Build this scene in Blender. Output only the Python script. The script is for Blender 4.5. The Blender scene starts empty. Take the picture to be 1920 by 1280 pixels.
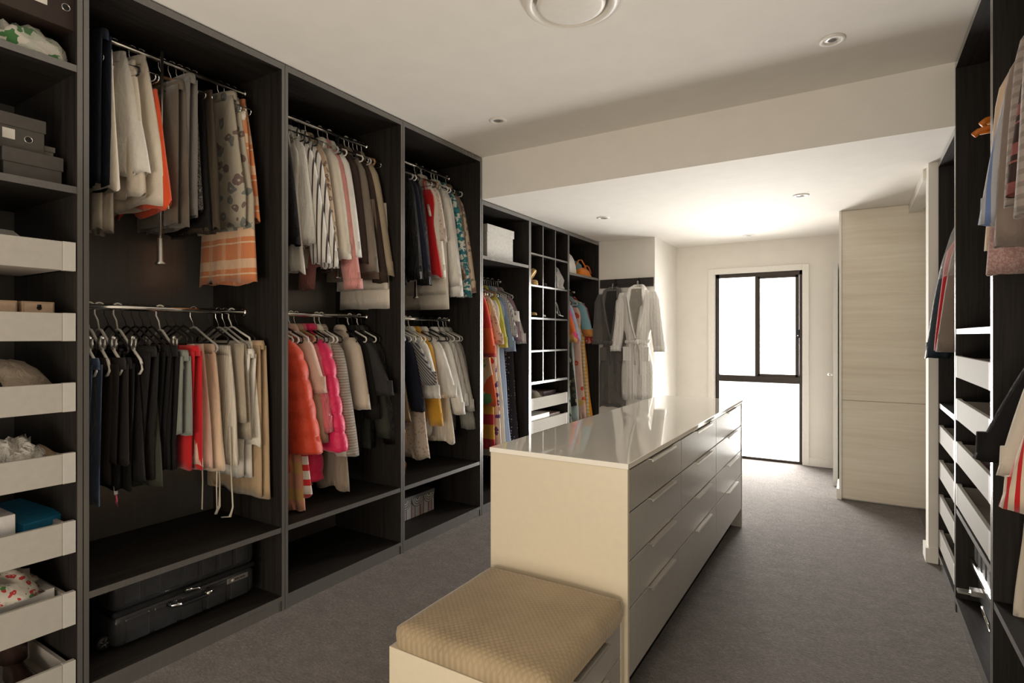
import bpy, bmesh, math, random
from mathutils import Vector, Matrix, noise
PI = math.pi
S = bpy.context.scene
COL = S.collection
random.seed(7)

# ---------------------------------------------------------------- camera, world, lights, exposure
cam_d = bpy.data.cameras.new('camera'); cam = bpy.data.objects.new('camera', cam_d); COL.objects.link(cam)
cam_d.sensor_width = 36.0; cam_d.lens = 1049.0 / 1920.0 * 36.0
cam_d.shift_y = -10.0 / 1920.0
cam_d.clip_start = 0.05
cam.location = (0, 0, 1.35)
cam.rotation_euler = (PI / 2, 0, math.atan(643.0 / 1049.0))
S.camera = cam

W = bpy.data.worlds.new('world'); S.world = W; W.use_nodes = True
bg = W.node_tree.nodes['Background']; bg.inputs[0].default_value = (0.95, 0.97, 1.0, 1); bg.inputs[1].default_value = 0.6

PANE = 2.3            # luminance of the frosted daylight panes at the far end
la = bpy.data.lights.new('rear_fill_light', 'AREA'); la.shape = 'RECTANGLE'; la.size = 2.6; la.size_y = 0.9  # unseen warm fill added behind the camera, tilted up to brighten the front ceiling
la.energy = 72; la.color = (1.0, 0.86, 0.68)
lo = bpy.data.objects.new('rear_fill_light', la); COL.objects.link(lo)
lo.location = (-0.75, -1.7, 0.55); lo.rotation_euler = (math.radians(127), 0, 0)

for zc, hh, en, sp in ((.44, .82, 66, 125), (1.47, 1.08, 33, 118)):     # daylight through the lower pane and the two upper panes
    lw_ = bpy.data.lights.new('daylight_window', 'AREA'); lw_.shape = 'RECTANGLE'; lw_.size = .84; lw_.size_y = hh
    lw_.energy = en; lw_.color = (1.0, .965, .915); lw_.spread = math.radians(sp)
    lo2 = bpy.data.objects.new('daylight_window', lw_); COL.objects.link(lo2)
    lo2.location = (-.915, 6.635, zc); lo2.rotation_euler = (-PI / 2, 0, 0)

vs = S.view_settings
S.display_settings.display_device = 'sRGB'
vs.view_transform = 'Standard'; vs.look = 'None'; vs.gamma = 1.0; vs.use_curve_mapping = False
vs.exposure = 0.0

# ---------------------------------------------------------------- materials
def lin(c):
    if isinstance(c, str):
        c = tuple(int(c[i:i + 2], 16) / 255 for i in (0, 2, 4))
        return tuple(((v + .055) / 1.055) ** 2.4 if v > .04045 else v / 12.92 for v in c) + (1,)
    return tuple(c[:3]) + (1,)

class G:
    def __init__(s, name):
        s.m = bpy.data.materials.new(name); s.m.use_nodes = True; s.t = s.m.node_tree
        s.p = s.t.nodes['Principled BSDF']
    def n(s, t, **k):
        nd = s.t.nodes.new(t)
        for a, v in k.items(): setattr(nd, a, v)
        return nd
    def l(s, a, b): s.t.links.new(a, b)
    def coords(s, scale=(1, 1, 1)):
        tc = s.n('ShaderNodeTexCoord'); mp = s.n('ShaderNodeMapping'); mp.inputs['Scale'].default_value = scale
        s.l(tc.outputs['Object'], mp.inputs[0]); return mp.outputs[0]
    def noise(s, vec, sc, det=3, rough=.5, dist=0):
        a = s.n('ShaderNodeTexNoise'); a.inputs['Scale'].default_value = sc; a.inputs['Detail'].default_value = det
        a.inputs['Roughness'].default_value = rough; a.inputs['Distortion'].default_value = dist
        s.l(vec, a.inputs['Vector']); return a.outputs['Fac']
    def ramp(s, fac, stops, interp='LINEAR'):
        r = s.n('ShaderNodeValToRGB'); cr = r.color_ramp; cr.interpolation = interp
        while len(cr.elements) > 1: cr.elements.remove(cr.elements[-1])
        for i, (p, c) in enumerate(stops):
            e = cr.elements[0] if i == 0 else cr.elements.new(p)
            e.position = p; e.color = lin(c)
        s.l(fac, r.inputs[0]); return r.outputs[0]
    def math(s, op, a, b=None, c=None):
        m = s.n('ShaderNodeMath', operation=op)
        for i, v in enumerate((a, b, c)):
            if v is None: continue
            if isinstance(v, (int, float)): m.inputs[i].default_value = v
            else: s.l(v, m.inputs[i])
        return m.outputs[0]
    def mix(s, fac, a, b):
        m = s.n('ShaderNodeMix', data_type='RGBA')
        if isinstance(fac, (int, float)): m.inputs[0].default_value = fac
        else: s.l(fac, m.inputs[0])
        for i, v in ((6, a), (7, b)):
            if isinstance(v, (str, tuple)): m.inputs[i].default_value = lin(v)
            else: s.l(v, m.inputs[i])
        return m.outputs[2]
    def bump(s, h, st, dist=.01):
        b = s.n('ShaderNodeBump'); b.inputs['Strength'].default_value = st; b.inputs['Distance'].default_value = dist
        s.l(h, b.inputs['Height']); s.l(b.outputs[0], s.p.inputs['Normal'])
    def base(s, c, rough=.5, spec=.5, metal=0):
        if isinstance(c, (str, tuple)): s.p.inputs['Base Color'].default_value = lin(c)
        else: s.l(c, s.p.inputs['Base Color'])
        s.p.inputs['Roughness'].default_value = rough; s.p.inputs['Specular IOR Level'].default_value = spec
        s.p.inputs['Metallic'].default_value = metal
        return s

_pl = {}
def plain(c, rough=.5, spec=.5, metal=0, tex=.03, scale=40):
    k = (c, rough, spec, metal, tex)
    if k not in _pl:
        g = G('surface_' + str(len(_pl)))
        v = g.coords(); f = g.noise(v, scale, 3)
        col = lin(c)[:3]
        g.base(g.ramp(f, [(.3, tuple(x * (1 - tex * 3) for x in col)), (.7, tuple(min(1, x * (1 + tex * 3)) for x in col))]), rough, spec, metal)
        _pl[k] = g.m
    return _pl[k]

def wood(name, dark, light, scale, rough=.55, spec=.22, b=.12):
    g = G(name); v = g.coords(scale); f = g.noise(v, 1.0, 5, .62, .3); f2 = g.noise(v, 5.0, 4, .6)
    h = g.math('ADD', g.math('MULTIPLY', f, .65), g.math('MULTIPLY', f2, .35))
    g.base(g.ramp(h, [(.32, dark), (.5, tuple((a + c) / 2 for a, c in zip(lin(dark), lin(light)))), (.68, light)]), rough, spec)
    g.bump(h, b, .002); return g.m
WD, WL = (.0062, .0051, .0043), (.031, .026, .0225)
M_wv = wood('dark_oak_vertical', WD, WL, (55, 55, 1.6))
M_wh = wood('dark_oak_horizontal', WD, WL, (55, 1.6, 55))
M_edge = wood('dark_oak_edging', (.078, .073, .068), (.092, .087, .081), (60, 60, 3), .24, 1.0, .0); _p = M_edge.node_tree.nodes['Principled BSDF']; _p.inputs['IOR'].default_value = 1.6; _p.inputs['Coat Weight'].default_value = .8; _p.inputs['Coat Roughness'].default_value = .25
M_white = plain((.40, .376, .335), .7, .12, 0, .01)
M_draw_in = plain((.5, .46, .41), .5, .4, 0, .01)
M_tip = plain((.47, .447, .41), .6, .2, 0, .01)
M_wall = plain((.80, .765, .70), .75, .25, 0, .006, 8)
M_ceil = plain((.84, .81, .755), .8, .2, 0, .006, 8)
M_trim = plain((.84, .81, .75), .45, .4, 0, .006)
M_chrome = plain((.78, .77, .75), .16, .5, 1, .01)
M_steel = plain((.62, .6, .57), .3, .5, 1, .01)
M_black = plain((.012, .011, .011), .45, .4, 0, .05)
M_blackg = plain((.010, .011, .012), .22, .5, 0, .05)
M_plw = plain((.74, .72, .66), .35, .5, 0, .01)
M_bronze = plain((.040, .031, .024), .4, .5, .3, .03)
M_top = plain((.90, .865, .79), .035, .6, 0, .012, 300)
M_top.node_tree.nodes['Principled BSDF'].inputs['Coat Weight'].default_value = .5; M_top.node_tree.nodes['Principled BSDF'].inputs['IOR'].default_value = 1.5
M_cream = plain((.70, .62, .475), .32, .5, 0, .006)
M_taupe = plain((.43, .41, .37), .2, .5, 0, .01)
M_handle = plain((.66, .63, .58), .3, .5, .85, .01)
M_dkgap = plain((.008, .007, .006), .9, .05, 0, .02)
M_grey_door = plain((.5, .49, .46), .4, .4, 0, .01)
M_tile = plain((.045, .040, .038), .4, .4, 0, .05)

def mk_carpet():
    g = G('carpet_pile'); v = g.coords()
    f = g.noise(v, 260, 2, .7); f2 = g.noise(g.coords((1.0, 1.6, 1)), 9, 4, .65); f3 = g.noise(g.coords((60, 140, 60)), 1.0, 3, .6, .8)
    h = g.math('ADD', g.math('MULTIPLY', f, .4), g.math('MULTIPLY', f3, .6))
    hh = g.math('ADD', g.math('MULTIPLY', h, .8), g.math('MULTIPLY', f2, .2))
    g.base(g.ramp(hh, [(.3, (.11, .10, .092)), (.5, (.21, .19, .177)), (.7, (.36, .33, .31))]), .95, .1)
    g.bump(h, 1.0, .012); return g.m
M_carpet = mk_carpet()

def mk_panel():
    g = G('limed_timber_panel'); v = g.coords((2.0, 2.0, 38)); f = g.noise(v, 1.0, 5, .6, .4)
    v2 = g.coords((.8, .8, 7)); f2 = g.noise(v2, 1.0, 3, .5)
    h = g.math('ADD', g.math('MULTIPLY', f, .5), g.math('MULTIPLY', f2, .5))
    g.base(g.ramp(h, [(.3, (.68, .60, .475)), (.52, (.78, .71, .585)), (.7, (.85, .79, .68))]), .5, .3)
    g.bump(f, .06, .002); return g.m
M_panel = mk_panel()

def mk_pane():
    g = G('frosted_pane_lit_by_daylight'); g.base((.8, .8, .8), .5, .3)
    f = g.noise(g.coords(), 1.2, 2)
    g.l(g.ramp(f, [(.3, (.98, .99, 1.0)), (.7, (1.0, .975, .93))]), g.p.inputs['Emission Color'])
    g.p.inputs['Emission Strength'].default_value = PANE
    return g.m
M_pane = mk_pane()

def mk_plastic():
    g = G('clear_garment_film'); g.base((.95, .95, .95), .08, .8)
    g.p.inputs['Transmission Weight'].default_value = 0.0
    g.p.inputs['Alpha'].default_value = .26
    f = g.noise(g.coords((18, 18, 6)), 1.0, 4, .6, 1.0); g.bump(f, 1.0, .05)
    return g.m
M_film = mk_plastic()

def fab(name, c1, c2=None, pat=None, n=20, c3=None, rough=.88, sheen=.25, wr=.35, wsc=(9, 9, 4)):
    """woven cloth; n = pattern repeats per metre, patterns run in the garment's own coordinates"""
    g = G(name); v = g.coords()
    sx = g.n('ShaderNodeSeparateXYZ'); g.l(v, sx.inputs[0]); X, Y, Z = sx.outputs
    fr = lambda a, k, o=0: g.math('FRACT', g.math('ADD', g.math('MULTIPLY', a, k), o + 50.0))
    lt = lambda a, k: g.math('LESS_THAN', a, k)
    c = None
    if pat == 'vstripe':
        c = g.mix(lt(fr(g.math('ADD', X, g.math('MULTIPLY', Y, .8)), n), .30), c1, c2)
    elif pat == 'vstripe2':
        c = g.mix(lt(fr(g.math('SUBTRACT', X, g.math('MULTIPLY', Y, .9)), n), .42), c1, c2)
    elif pat == 'hstripe': c = g.mix(lt(fr(Z, n), .42), c1, c2)
    elif pat == 'dstripe':
        c = g.mix(lt(fr(g.math('ADD', X, g.math('MULTIPLY', Z, .9)), n), .4), c1, c2)
    elif pat == 'plaid':
        a = lt(fr(Z, n), .3); b = lt(fr(X, n * 1.3), .22); t = lt(fr(Z, n, .2), .05)
        c = g.mix(g.math('MULTIPLY', b, .35), g.mix(g.math('MULTIPLY', a, .85), c1, c2), c2); c = g.mix(t, c, c2)
    elif pat == 'gingham':
        a = g.math('ADD', lt(fr(Z, n), .5), lt(fr(X, n), .5)); c = g.mix(g.math('MULTIPLY', a, .5), c1, c2)
    elif pat in ('floral', 'leopard', 'blotch'):
        d = g.noise(v, n * .6, 2); vo = g.n('ShaderNodeTexVoronoi'); vo.inputs['Scale'].default_value = n
        add = g.n('ShaderNodeVectorMath', operation='ADD'); sc_ = g.n('ShaderNodeVectorMath', operation='SCALE'); 
        cn = g.n('ShaderNodeTexNoise'); cn.inputs['Scale'].default_value = n * .8; g.l(v, cn.inputs[0])
        g.l(cn.outputs['Color'], sc_.inputs[0]); sc_.inputs['Scale'].default_value = 1.2 / n
        g.l(v, add.inputs[0]); g.l(sc_.outputs[0], add.inputs[1]); g.l(add.outputs[0], vo.inputs['Vector'])
        D = vo.outputs['Distance']; sp = g.n('ShaderNodeSeparateColor'); g.l(vo.outputs['Color'], sp.inputs[0])
        if pat == 'floral':
            c = g.mix(lt(D, .36), c1, g.mix(lt(sp.outputs[0], .5), c2, c3 or c2))
            c = g.mix(lt(D, .10), c, c1)
        elif pat == 'blotch':
            c = g.mix(lt(sp.outputs[0], .38), c1, c2); c = g.mix(lt(sp.outputs[1], .3), c, c3 or c2)
        else:
            ring = g.math('MULTIPLY', g.math('GREATER_THAN', D, .2), lt(D, .42)); c = g.mix(ring, c1, c2)
    elif pat == 'tweed':
        c = g.mix(g.math('GREATER_THAN', g.noise(v, 140, 2, .7), .52), c1, c2)
    elif pat == 'dots':
        vo = g.n('ShaderNodeTexVoronoi'); vo.inputs['Scale'].default_value = n; vo.inputs['Randomness'].default_value = .3
        g.l(v, vo.inputs['Vector']); c = g.mix(lt(vo.outputs['Distance'], .28), c1, c2)
    elif pat == 'bands':
        c = g.ramp(g.math('MULTIPLY_ADD', Z, -1.0, 0.0), [(0, c1), (.42, c2), (.62, c3 or c1)], 'CONSTANT')
    base = c if c is not None else None
    f = g.noise(v, 600, 2, .6); w = g.noise(g.coords(wsc), 1.0, 4, .6, .7)
    if base is None:
        cl = lin(c1)[:3]; base = g.ramp(w, [(.25, tuple(x * .86 for x in cl)), (.75, tuple(min(1, x * 1.08) for x in cl))])
    g.base(base, rough, .25); g.p.inputs['Sheen Weight'].default_value = sheen if (isinstance(c1, tuple) and max(c1) > .08) else 0.0
    h = g.math('ADD', g.math('MULTIPLY', w, 1.0), g.math('MULTIPLY', f, .04))
    g.bump(h, wr, .05)
    return g.m

# ---------------------------------------------------------------- object helpers
def tag(o, label=None, cat=None, group=None, kind=None):
    if label: o['label'] = label
    if cat: o['category'] = cat
    if group: o['group'] = group
    if kind: o['kind'] = kind
    return o
def thing(name, label, cat, loc=(0, 0, 0), rz=0, group=None):
    o = bpy.data.objects.new(name, None); COL.objects.link(o); o.empty_display_size = .05
    o.location = loc; o.rotation_euler = (0, 0, rz)
    return tag(o, label, cat, group)
def link(name, me, parent=None, loc=None):
    o = bpy.data.objects.new(name, me); COL.objects.link(o)
    if parent: o.parent = parent
    if loc: o.location = loc
    return o
def pymesh(name, vf, mat, parent=None, smooth=True, loc=None):
    v, f = vf
    me = bpy.data.meshes.new(name); me.from_pydata(v, [], f); me.materials.append(mat)
    if smooth: me.polygons.foreach_set('use_smooth', [True] * len(f))
    me.update(); return link(name, me, parent, loc)
def merge(*vfs):
    V, F = [], []
    for v, f in vfs:
        o = len(V); V += list(v); F += [tuple(i + o for i in q) for q in f]
    return V, F
BF = [(0, 3, 2, 1), (4, 5, 6, 7), (0, 1, 5, 4), (1, 2, 6, 5), (2, 3, 7, 6), (3, 0, 4, 7)]
def boxvf(x0, x1, y0, y1, z0, z1):
    return [(x0, y0, z0), (x1, y0, z0), (x1, y1, z0), (x0, y1, z0), (x0, y0, z1), (x1, y0, z1), (x1, y1, z1), (x0, y1, z1)], BF
def box(name, b, mat, parent=None, bev=0.0, seg=2, loc=None):
    v, f = boxvf(*b)
    me = bpy.data.meshes.new(name)
    if bev:
        bm = bmesh.new(); vs_ = [bm.verts.new(p) for p in v]
        for q in f: bm.faces.new([vs_[i] for i in q])
        bmesh.ops.bevel(bm, geom=list(bm.edges), offset=bev, segments=seg, affect='EDGES', profile=.5)
        bm.to_mesh(me); bm.free()
        if seg > 2: me.polygons.foreach_set('use_smooth', [True] * len(me.polygons)); me.set_sharp_from_angle(angle=math.radians(35))
    else: me.from_pydata(v, [], f)
    me.materials.append(mat); me.update(); return link(name, me, parent, loc)
def board(name, b, mat, parent, edge='x'):
    """cabinet board; the face towards local +x carries the edging"""
    o = box(name, b, mat, parent); o.data.materials.append(M_edge)
    for p in o.data.polygons:
        if p.normal.x > .9: p.material_index = 1
    return o
def sweep(pts, r, n=6, closed=False):
    P = [Vector(p) for p in pts]; V, F = [], []; up = Vector((0.13, .21, 1)).normalized(); m = len(P)
    for i, p in enumerate(P):
        a = P[(i - 1) % m] if (closed or i) else p; b = P[(i + 1) % m] if (closed or i < m - 1) else p
        t = (b - a).normalized(); x = t.cross(up)
        if x.length < .05: x = t.cross(Vector((1, .2, 0)))
        x.normalize(); y = t.cross(x); rr = r[i] if isinstance(r, list) else r
        rx, ry = rr if isinstance(rr, tuple) else (rr, rr)
        for k in range(n):
            q = p + x * rx * math.cos(2 * PI * k / n) + y * ry * math.sin(2 * PI * k / n); V.append(tuple(q))
    for i in range(m if closed else m - 1):
        for k in range(n):
            j = (i + 1) % m
            F.append((i * n + k, i * n + (k + 1) % n, j * n + (k + 1) % n, j * n + k))
    if not closed: F.append(tuple(range(n - 1, -1, -1))); F.append(tuple((m - 1) * n + k for k in range(n)))
    return V, F
def lathe(prof, n=28):
    V, F = [], []
    for (r, z) in prof:
        for k in range(n): V.append((r * math.cos(2 * PI * k / n), r * math.sin(2 * PI * k / n), z))
    for i in range(len(prof) - 1):
        for k in range(n): F.append((i * n + k, i * n + (k + 1) % n, (i + 1) * n + (k + 1) % n, (i + 1) * n + k))
    return V, F
def rot_vf(vf, M): return [tuple(M @ Vector(p)) for p in vf[0]], vf[1]
def disc(r, n=20): return lathe([(r, 0), (1e-4, 0)], n)

def heapvf(sx, sy, sz, seed, rough=.3, n=26, freq=3.0, flat=.6):
    """crumpled soft pile resting on z=0"""
    V, F = [], []; m = n // 2; off = Vector((seed * 3.7, seed * 1.3, seed * .7))
    for i in range(m + 1):
        ph = PI * i / m
        for k in range(n):
            th = 2 * PI * k / n
            c = lambda t, e: math.copysign(abs(t) ** e, t)
            d = Vector((c(math.cos(th), flat) * math.sin(ph), c(math.sin(th), flat) * math.sin(ph), math.cos(ph)))
            q = d * freq + off
            r = 1 + rough * (1 - 2 * abs(noise.noise(q))) * .6 + rough * .5 * noise.noise(q * 2.3) - rough * .3
            z = d.z * r; z = (z if z > 0 else z * .12) 
            V.append((d.x * sx * r * .5, d.y * sy * r * .5, max(0, z * sz + .06 * sz)))
    for i in range(m):
        for k in range(n): F.append((i * n + k, (i + 1) * n + k, (i + 1) * n + (k + 1) % n, i * n + (k + 1) % n))
    return V, F

# ---------------------------------------------------------------- room shell
def struct(name, b, mat): return tag(box(name, b, mat), kind='structure')
XL, XR, YB, H1, H2 = -3.0, 1.02, 6.6, 2.70, 2.385
struct('floor', (XL, XR + 1.2, -1.9, YB + .1, -.1, 0.0), M_carpet)
struct('ceiling', (XL, XR, -1.9, 3.49, H1, H1 + .1), M_ceil)
struct('ceiling.001', (XL, XR + 1.2, 3.49, YB + .1, H2, H1 + .1), M_ceil)
struct('wall_left', (XL - .1, XL, -1.9, YB + .1, 0, H1 + .1), M_wall)
struct('wall_right', (XR, XR + .1, -1.9, 4.16, 0, H1 + .1), M_wall)
struct('wall_left.001', (XL, -1.78, 5.755, YB + .1, 0, H2), M_wall)
WX0, WX1, WZ1 = -1.36, -.47, 2.045
v = merge(boxvf(-1.78, WX0, YB, YB + .12, 0, H2), boxvf(WX1, -.09, YB, YB + .12, 0, H2), boxvf(WX0, WX1, YB, YB + .12, WZ1, H2))
tag(pymesh('wall_back', v, M_wall, smooth=False), kind='structure')
struct('wall_back.001', (-.095, XR + 1.2, 5.40, YB + .12, 0, H2), M_wall)
# rear wall with a wide opening, just behind the added fill light
v = merge(boxvf(XL, -2.4, -1.95, -1.8, 0, H1), boxvf(.9, XR, -1.95, -1.8, 0, H1), boxvf(-2.4, .9, -1.95, -1.8, 2.35, H1))
tag(pymesh('wall_rear', v, M_wall, smooth=False), kind='structure')
struct('wall_right.001', (.375, XR + 1.2, 4.157, 4.30, 0, H2), M_wall)     # nib beside the right wardrobe
struct('wall_right.002', (XR + 1.1, XR + 1.2, 4.30, 5.40, 0, H2), M_wall)
struct('floor.001', (.42, XR + 1.1, 4.30, 5.38, .0, .004), M_tile)
struct('trim_1', (.36, .45, 4.30, 5.379, 2.315, H2), M_wall)                # lintel above the side opening
# baseboards
bb = .085
struct('baseboard_back', (WX1 + .05, -.095, YB - .014, YB, 0, bb), M_trim)
struct('baseboard_back.001', (-1.766, WX0 - .065, YB - .014, YB, 0, bb), M_trim)
struct('baseboard_left', (-1.78, -1.766, 5.741, YB, 0, bb), M_trim)
struct('baseboard_left.001', (-2.38, -1.766, 5.741, 5.755, 0, bb), M_trim)
struct('baseboard_right', (.36, .375, 4.145, 4.30, 0, bb), M_trim)
struct('baseboard_right.001', (.375, .44, 4.143, 4.157, 0, bb), M_trim)
struct('trim_2', (-.112, -.095, 5.365, 5.42, 0, H2), M_trim)                 # white edge of the timber wall
struct('baseboard_back.002', (-.13, -.112, 5.37, 5.75, 0, bb), M_trim)
# timber cladding, upper and lower sheet
pw = tag(bpy.data.objects.new('wall_timber', None), kind='structure'); COL.objects.link(pw)
box('panel', (-.095, XR + 1.1, 5.38, 5.40, .823, H2 - .002), M_panel, pw, .0012, 1)
box('panel', (-.095, XR + 1.1, 5.38, 5.40, .012, .820), M_panel, pw, .0012, 1)
# open grey door leaf, seen on its edge
dr = thing('door_1', None, None); tag(dr, kind='structure')
box('door_leaf', (-.168, -.130, 5.79, 6.54, .008, 2.006), M_grey_door, dr, .002, 1)
hb = merge(sweep([(-.168, 5.86, 1.0), (-.20, 5.86, 1.0), (-.205, 5.87, 1.0), (-.205, 5.97, 1.0)], .008, 8))
pymesh('door_handle', hb, M_steel, dr)

# window
wn = tag(bpy.data.objects.new('window_1', None), kind='structure'); COL.objects.link(wn); wn.location = (0, YB, 0)
a = .062
box('architrave', (WX0 - a, WX0, -.018, 0, 0, WZ1 + a), M_trim, wn, .003, 1)
box('architrave', (WX1, WX1 + a, -.018, 0, 0, WZ1 + a), M_trim, wn, .003, 1)
box('architrave', (WX0, WX1, -.018, 0, WZ1, WZ1 + a), M_trim, wn, .003, 1)
box('reveal', (WX0, WX0 + .012, 0, .05, 0, WZ1), M_trim, wn)
fx0, fx1 = WX0 + .018, WX1 - .002
y0, y1 = .012, .075
box('frame_jamb', (fx0, fx0 + .035, y0, y1, .02, WZ1), M_bronze, wn, .002, 1)
box('frame_jamb', (fx1 - .028, fx1, y0, y1, .02, WZ1), M_bronze, wn, .002, 1)
box('frame_head', (fx0, fx1, y0, y1, WZ1 - .045, WZ1), M_bronze, wn, .002, 1)
box('frame_sill', (fx0, fx1, y0, y1, .004, .026), M_bronze, wn, .002, 1)
box('transom', (fx0, fx1, y0 - .004, y1, .845, .915), M_bronze, wn, .003, 1)
sx_ = -.905
sash = box('sash_stile', (sx_ - .028, sx_ + .022, y0 + .006, y1 - .02, .915, WZ1 - .045), M_bronze, wn, .002, 1)
box('sash_stile', (fx1 - .066, fx1 - .030, y0 + .006, y1 - .02, .915, WZ1 - .045), M_bronze, wn, .002, 1)
box('sash_rail', (sx_, fx1 - .04, y0 + .006, y1 - .02, .915, .940), M_bronze, wn, .002, 1)
box('sash_rail', (sx_, fx1 - .04, y0 + .006, y1 - .02, WZ1 - .07, WZ1 - .045), M_bronze, wn, .002, 1)
box('window_latch', (fx1 - .062, fx1 - .022, y0 - .014, y0 + .008, 1.33, 1.42), M_black, wn, .004, 2)
pymesh('latch_button', rot_vf(disc(.006, 10), Matrix.Translation((fx1 - .042, y0 - .0145, 1.355)) @ Matrix.Rotation(PI / 2, 4, 'X')), M_chrome, wn)
box('pane', (fx0 + .03, sx_ - .02, .040, .046, .91, WZ1 - .04), M_pane, wn)
box('pane', (sx_ + .02, fx1 - .05, .040, .046, .93, WZ1 - .06), M_pane, wn)
box('pane', (fx0 + .03, fx1 - .025, .040, .046, .022, .85), M_pane, wn)
struct('wall_back.002', (WX0, WX1, YB + .08, YB + .12, 0, WZ1), M_wall)

# ---------------------------------------------------------------- wardrobes (local x = depth towards the room, y along the run)
T = .018
def bay(name, label, side, ya, yb, h, back=True):
    w = yb - ya
    r = thing(name, label, 'wardrobe', (XL if side == 'L' else XR, ya if side == 'L' else yb, 0), 0 if side == 'L' else PI)
    r['w'] = w
    D = .60
    board('side_panel', (0.0, D, 0.001, T, 0, h), M_wv, r); board('side_panel', (0.0, D, w - T, w - .001, 0, h), M_wv, r)
    board('back_panel', (0.002, .012, T, w - T, .05, h - T), M_wv, r)
    board('top_panel', (0.002, D, T, w - T, h - .030, h), M_wh, r)
    board('base_panel', (0.002, D, T, w - T, .05, .072), M_wh, r)
    board('kick_board', (D - .022, D - .004, T, w - T, 0, .05), M_wh, r)
    return r
def shelf(r, z, t=.025, y0=None, y1=None, d=.598):
    w = r['w']; return board('shelf', (.012, d, T if y0 is None else y0, w - T if y1 is None else y1, z - t, z), M_wh, r)
def rail(r, z, x=.30):
    w = r['w']
    o = pymesh('hanging_rail', sweep([(x, T, z), (x, w - T, z)], .0125, 12), M_chrome, r)
    for y, s in ((T, 1), (w - T, -1)):
        pymesh('rail_socket', sweep([(x, y, z), (x, y + s * .012, z)], .021, 12), M_chrome, o)
def drawer(r, z0, z1, y0, y1, pull=.0):
    f = .598 + pull; L = .46
    d = pymesh('drawer', merge(boxvf(f - L, f - .016, y0 + .012, y1 - .012, z0 + .004, z0 + .012), boxvf(f - L, f - .016, y0 + .012, y0 + .024, z0 + .004, z1 - .012),
               boxvf(f - L, f - .016, y1 - .024, y1 - .012, z0 + .004, z1 - .012), boxvf(f - L, f - L + .012, y0 + .02, y1 - .02, z0 + .004, z1 - .012)), M_draw_in, r, smooth=False)
    box('drawer_front', (f - .016, f, y0 + .040, y1 - .040, z0, z1), M_white, d, .0012, 1)
    for a_, b_ in ((y0, y0 + .0395), (y1 - .0395, y1)): box('front_cap', (f - .020, f + .001, a_, b_, z0 - .001, z1 + .001), M_tip, d, .0015, 1)
    return d
def peg_holes(r, pts, side):
    w = r['w']
    V = []
    for (x, z) in pts:
        y = w - T - .0006 if side else T + .0006
        V.append(rot_vf(disc(.005, 10), Matrix.Translation((x, y, z)) @ Matrix.Rotation(PI / 2 * (1 if side else -1), 4, 'X')))
    for q in V: pymesh('peg_hole', q, M_black, r)

B = {}
B['L0'] = bay('wardrobe_bay', 'nearest dark wardrobe tower with open shelves above seven white pull-out drawers', 'L', .07, .922, 2.69)
B['L1'] = bay('wardrobe_bay', 'dark two-rail wardrobe bay with black suitcase in its bottom compartment', 'L', .923, 1.77, 2.69)
B['L2'] = bay('wardrobe_bay', 'dark two-rail wardrobe bay with an empty bottom compartment beside suitcase bay', 'L', 1.77, 2.615, 2.69)
B['L3'] = bay('wardrobe_bay', 'dark two-rail wardrobe bay with patterned box in its bottom compartment', 'L', 2.615, 3.475, 2.69)
B['L4'] = bay('wardrobe_bay', 'lower dark wardrobe bay with white lidded box on shelf above long dresses', 'L', 3.478, 4.215, 2.375)
B['L5'] = bay('wardrobe_bay', 'dark tower of small shoe cubbyholes above white drawers', 'L', 4.215, 4.98, 2.375)
B['L6'] = bay('wardrobe_bay', 'dark wardrobe bay next to the robes with orange bag on its top shelf', 'L', 4.98, 5.75, 2.375)
B['R1'] = bay('wardrobe_bay', 'low dark wardrobe bay beside white nib wall with four white drawers', 'R', 3.492, 4.142, 2.375)
B['R2'] = bay('wardrobe_bay', 'tall right-hand dark wardrobe bay with white drawers above grey suitcase', 'R', 2.625, 3.488, 2.69)
B['R3'] = bay('wardrobe_bay', 'nearest right-hand dark wardrobe bay holding striped shirts', 'R', 1.75, 2.622, 2.69)
# L0: two shelves and drawers
shelf(B['L0'], 2.330); shelf(B['L0'], 1.890)
for z0, z1 in ((1.585, 1.687), (1.333, 1.432), (1.080, 1.182), (.824, .930), (.570, .684), (.310, .429), (.080, .180)):
    drawer(B['L0'], z0, z1, T + .004, .852 - T - .003)
peg_holes(B['L0'], ((.5, 2.0), (.5, 2.15), (.5, 2.2)), 1)
ZU, ZLo = {'L1': 2.605, 'L2': 2.575, 'L3': 2.575}, 1.473
for k in ('L1', 'L2', 'L3'):
    shelf(B[k], .410); rail(B[k], ZU[k]); rail(B[k], ZLo)
    peg_holes(B[k], ((.52, 2.52), (.52, 1.9), (.52, 1.2), (.52, .55), (.52, .2)), 1)
shelf(B['L4'], 1.962); rail(B['L4'], 1.835)
# L5 cubbies
r = B['L5']; w = r['w']
for z in (2.080, 1.802, 1.515, 1.225): shelf(r, z, .016)
shelf(r, .948, .022)
for y in (.246, .490):
    for z0, z1 in ((2.08, 2.345), (1.802, 2.064), (1.515, 1.786), (1.225, 1.499), (.948, 1.209)):
        board('divider', (.012, .596, y - .007, y + .007, z0, z1), M_wv, r)
for z0, z1 in ((.700, .803), (.497, .603), (.29, .39), (.085, .185)): drawer(r, z0, z1, T + .003, w - T - .003)
shelf(B['L6'], 1.983); rail(B['L6'], 1.845)
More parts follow.
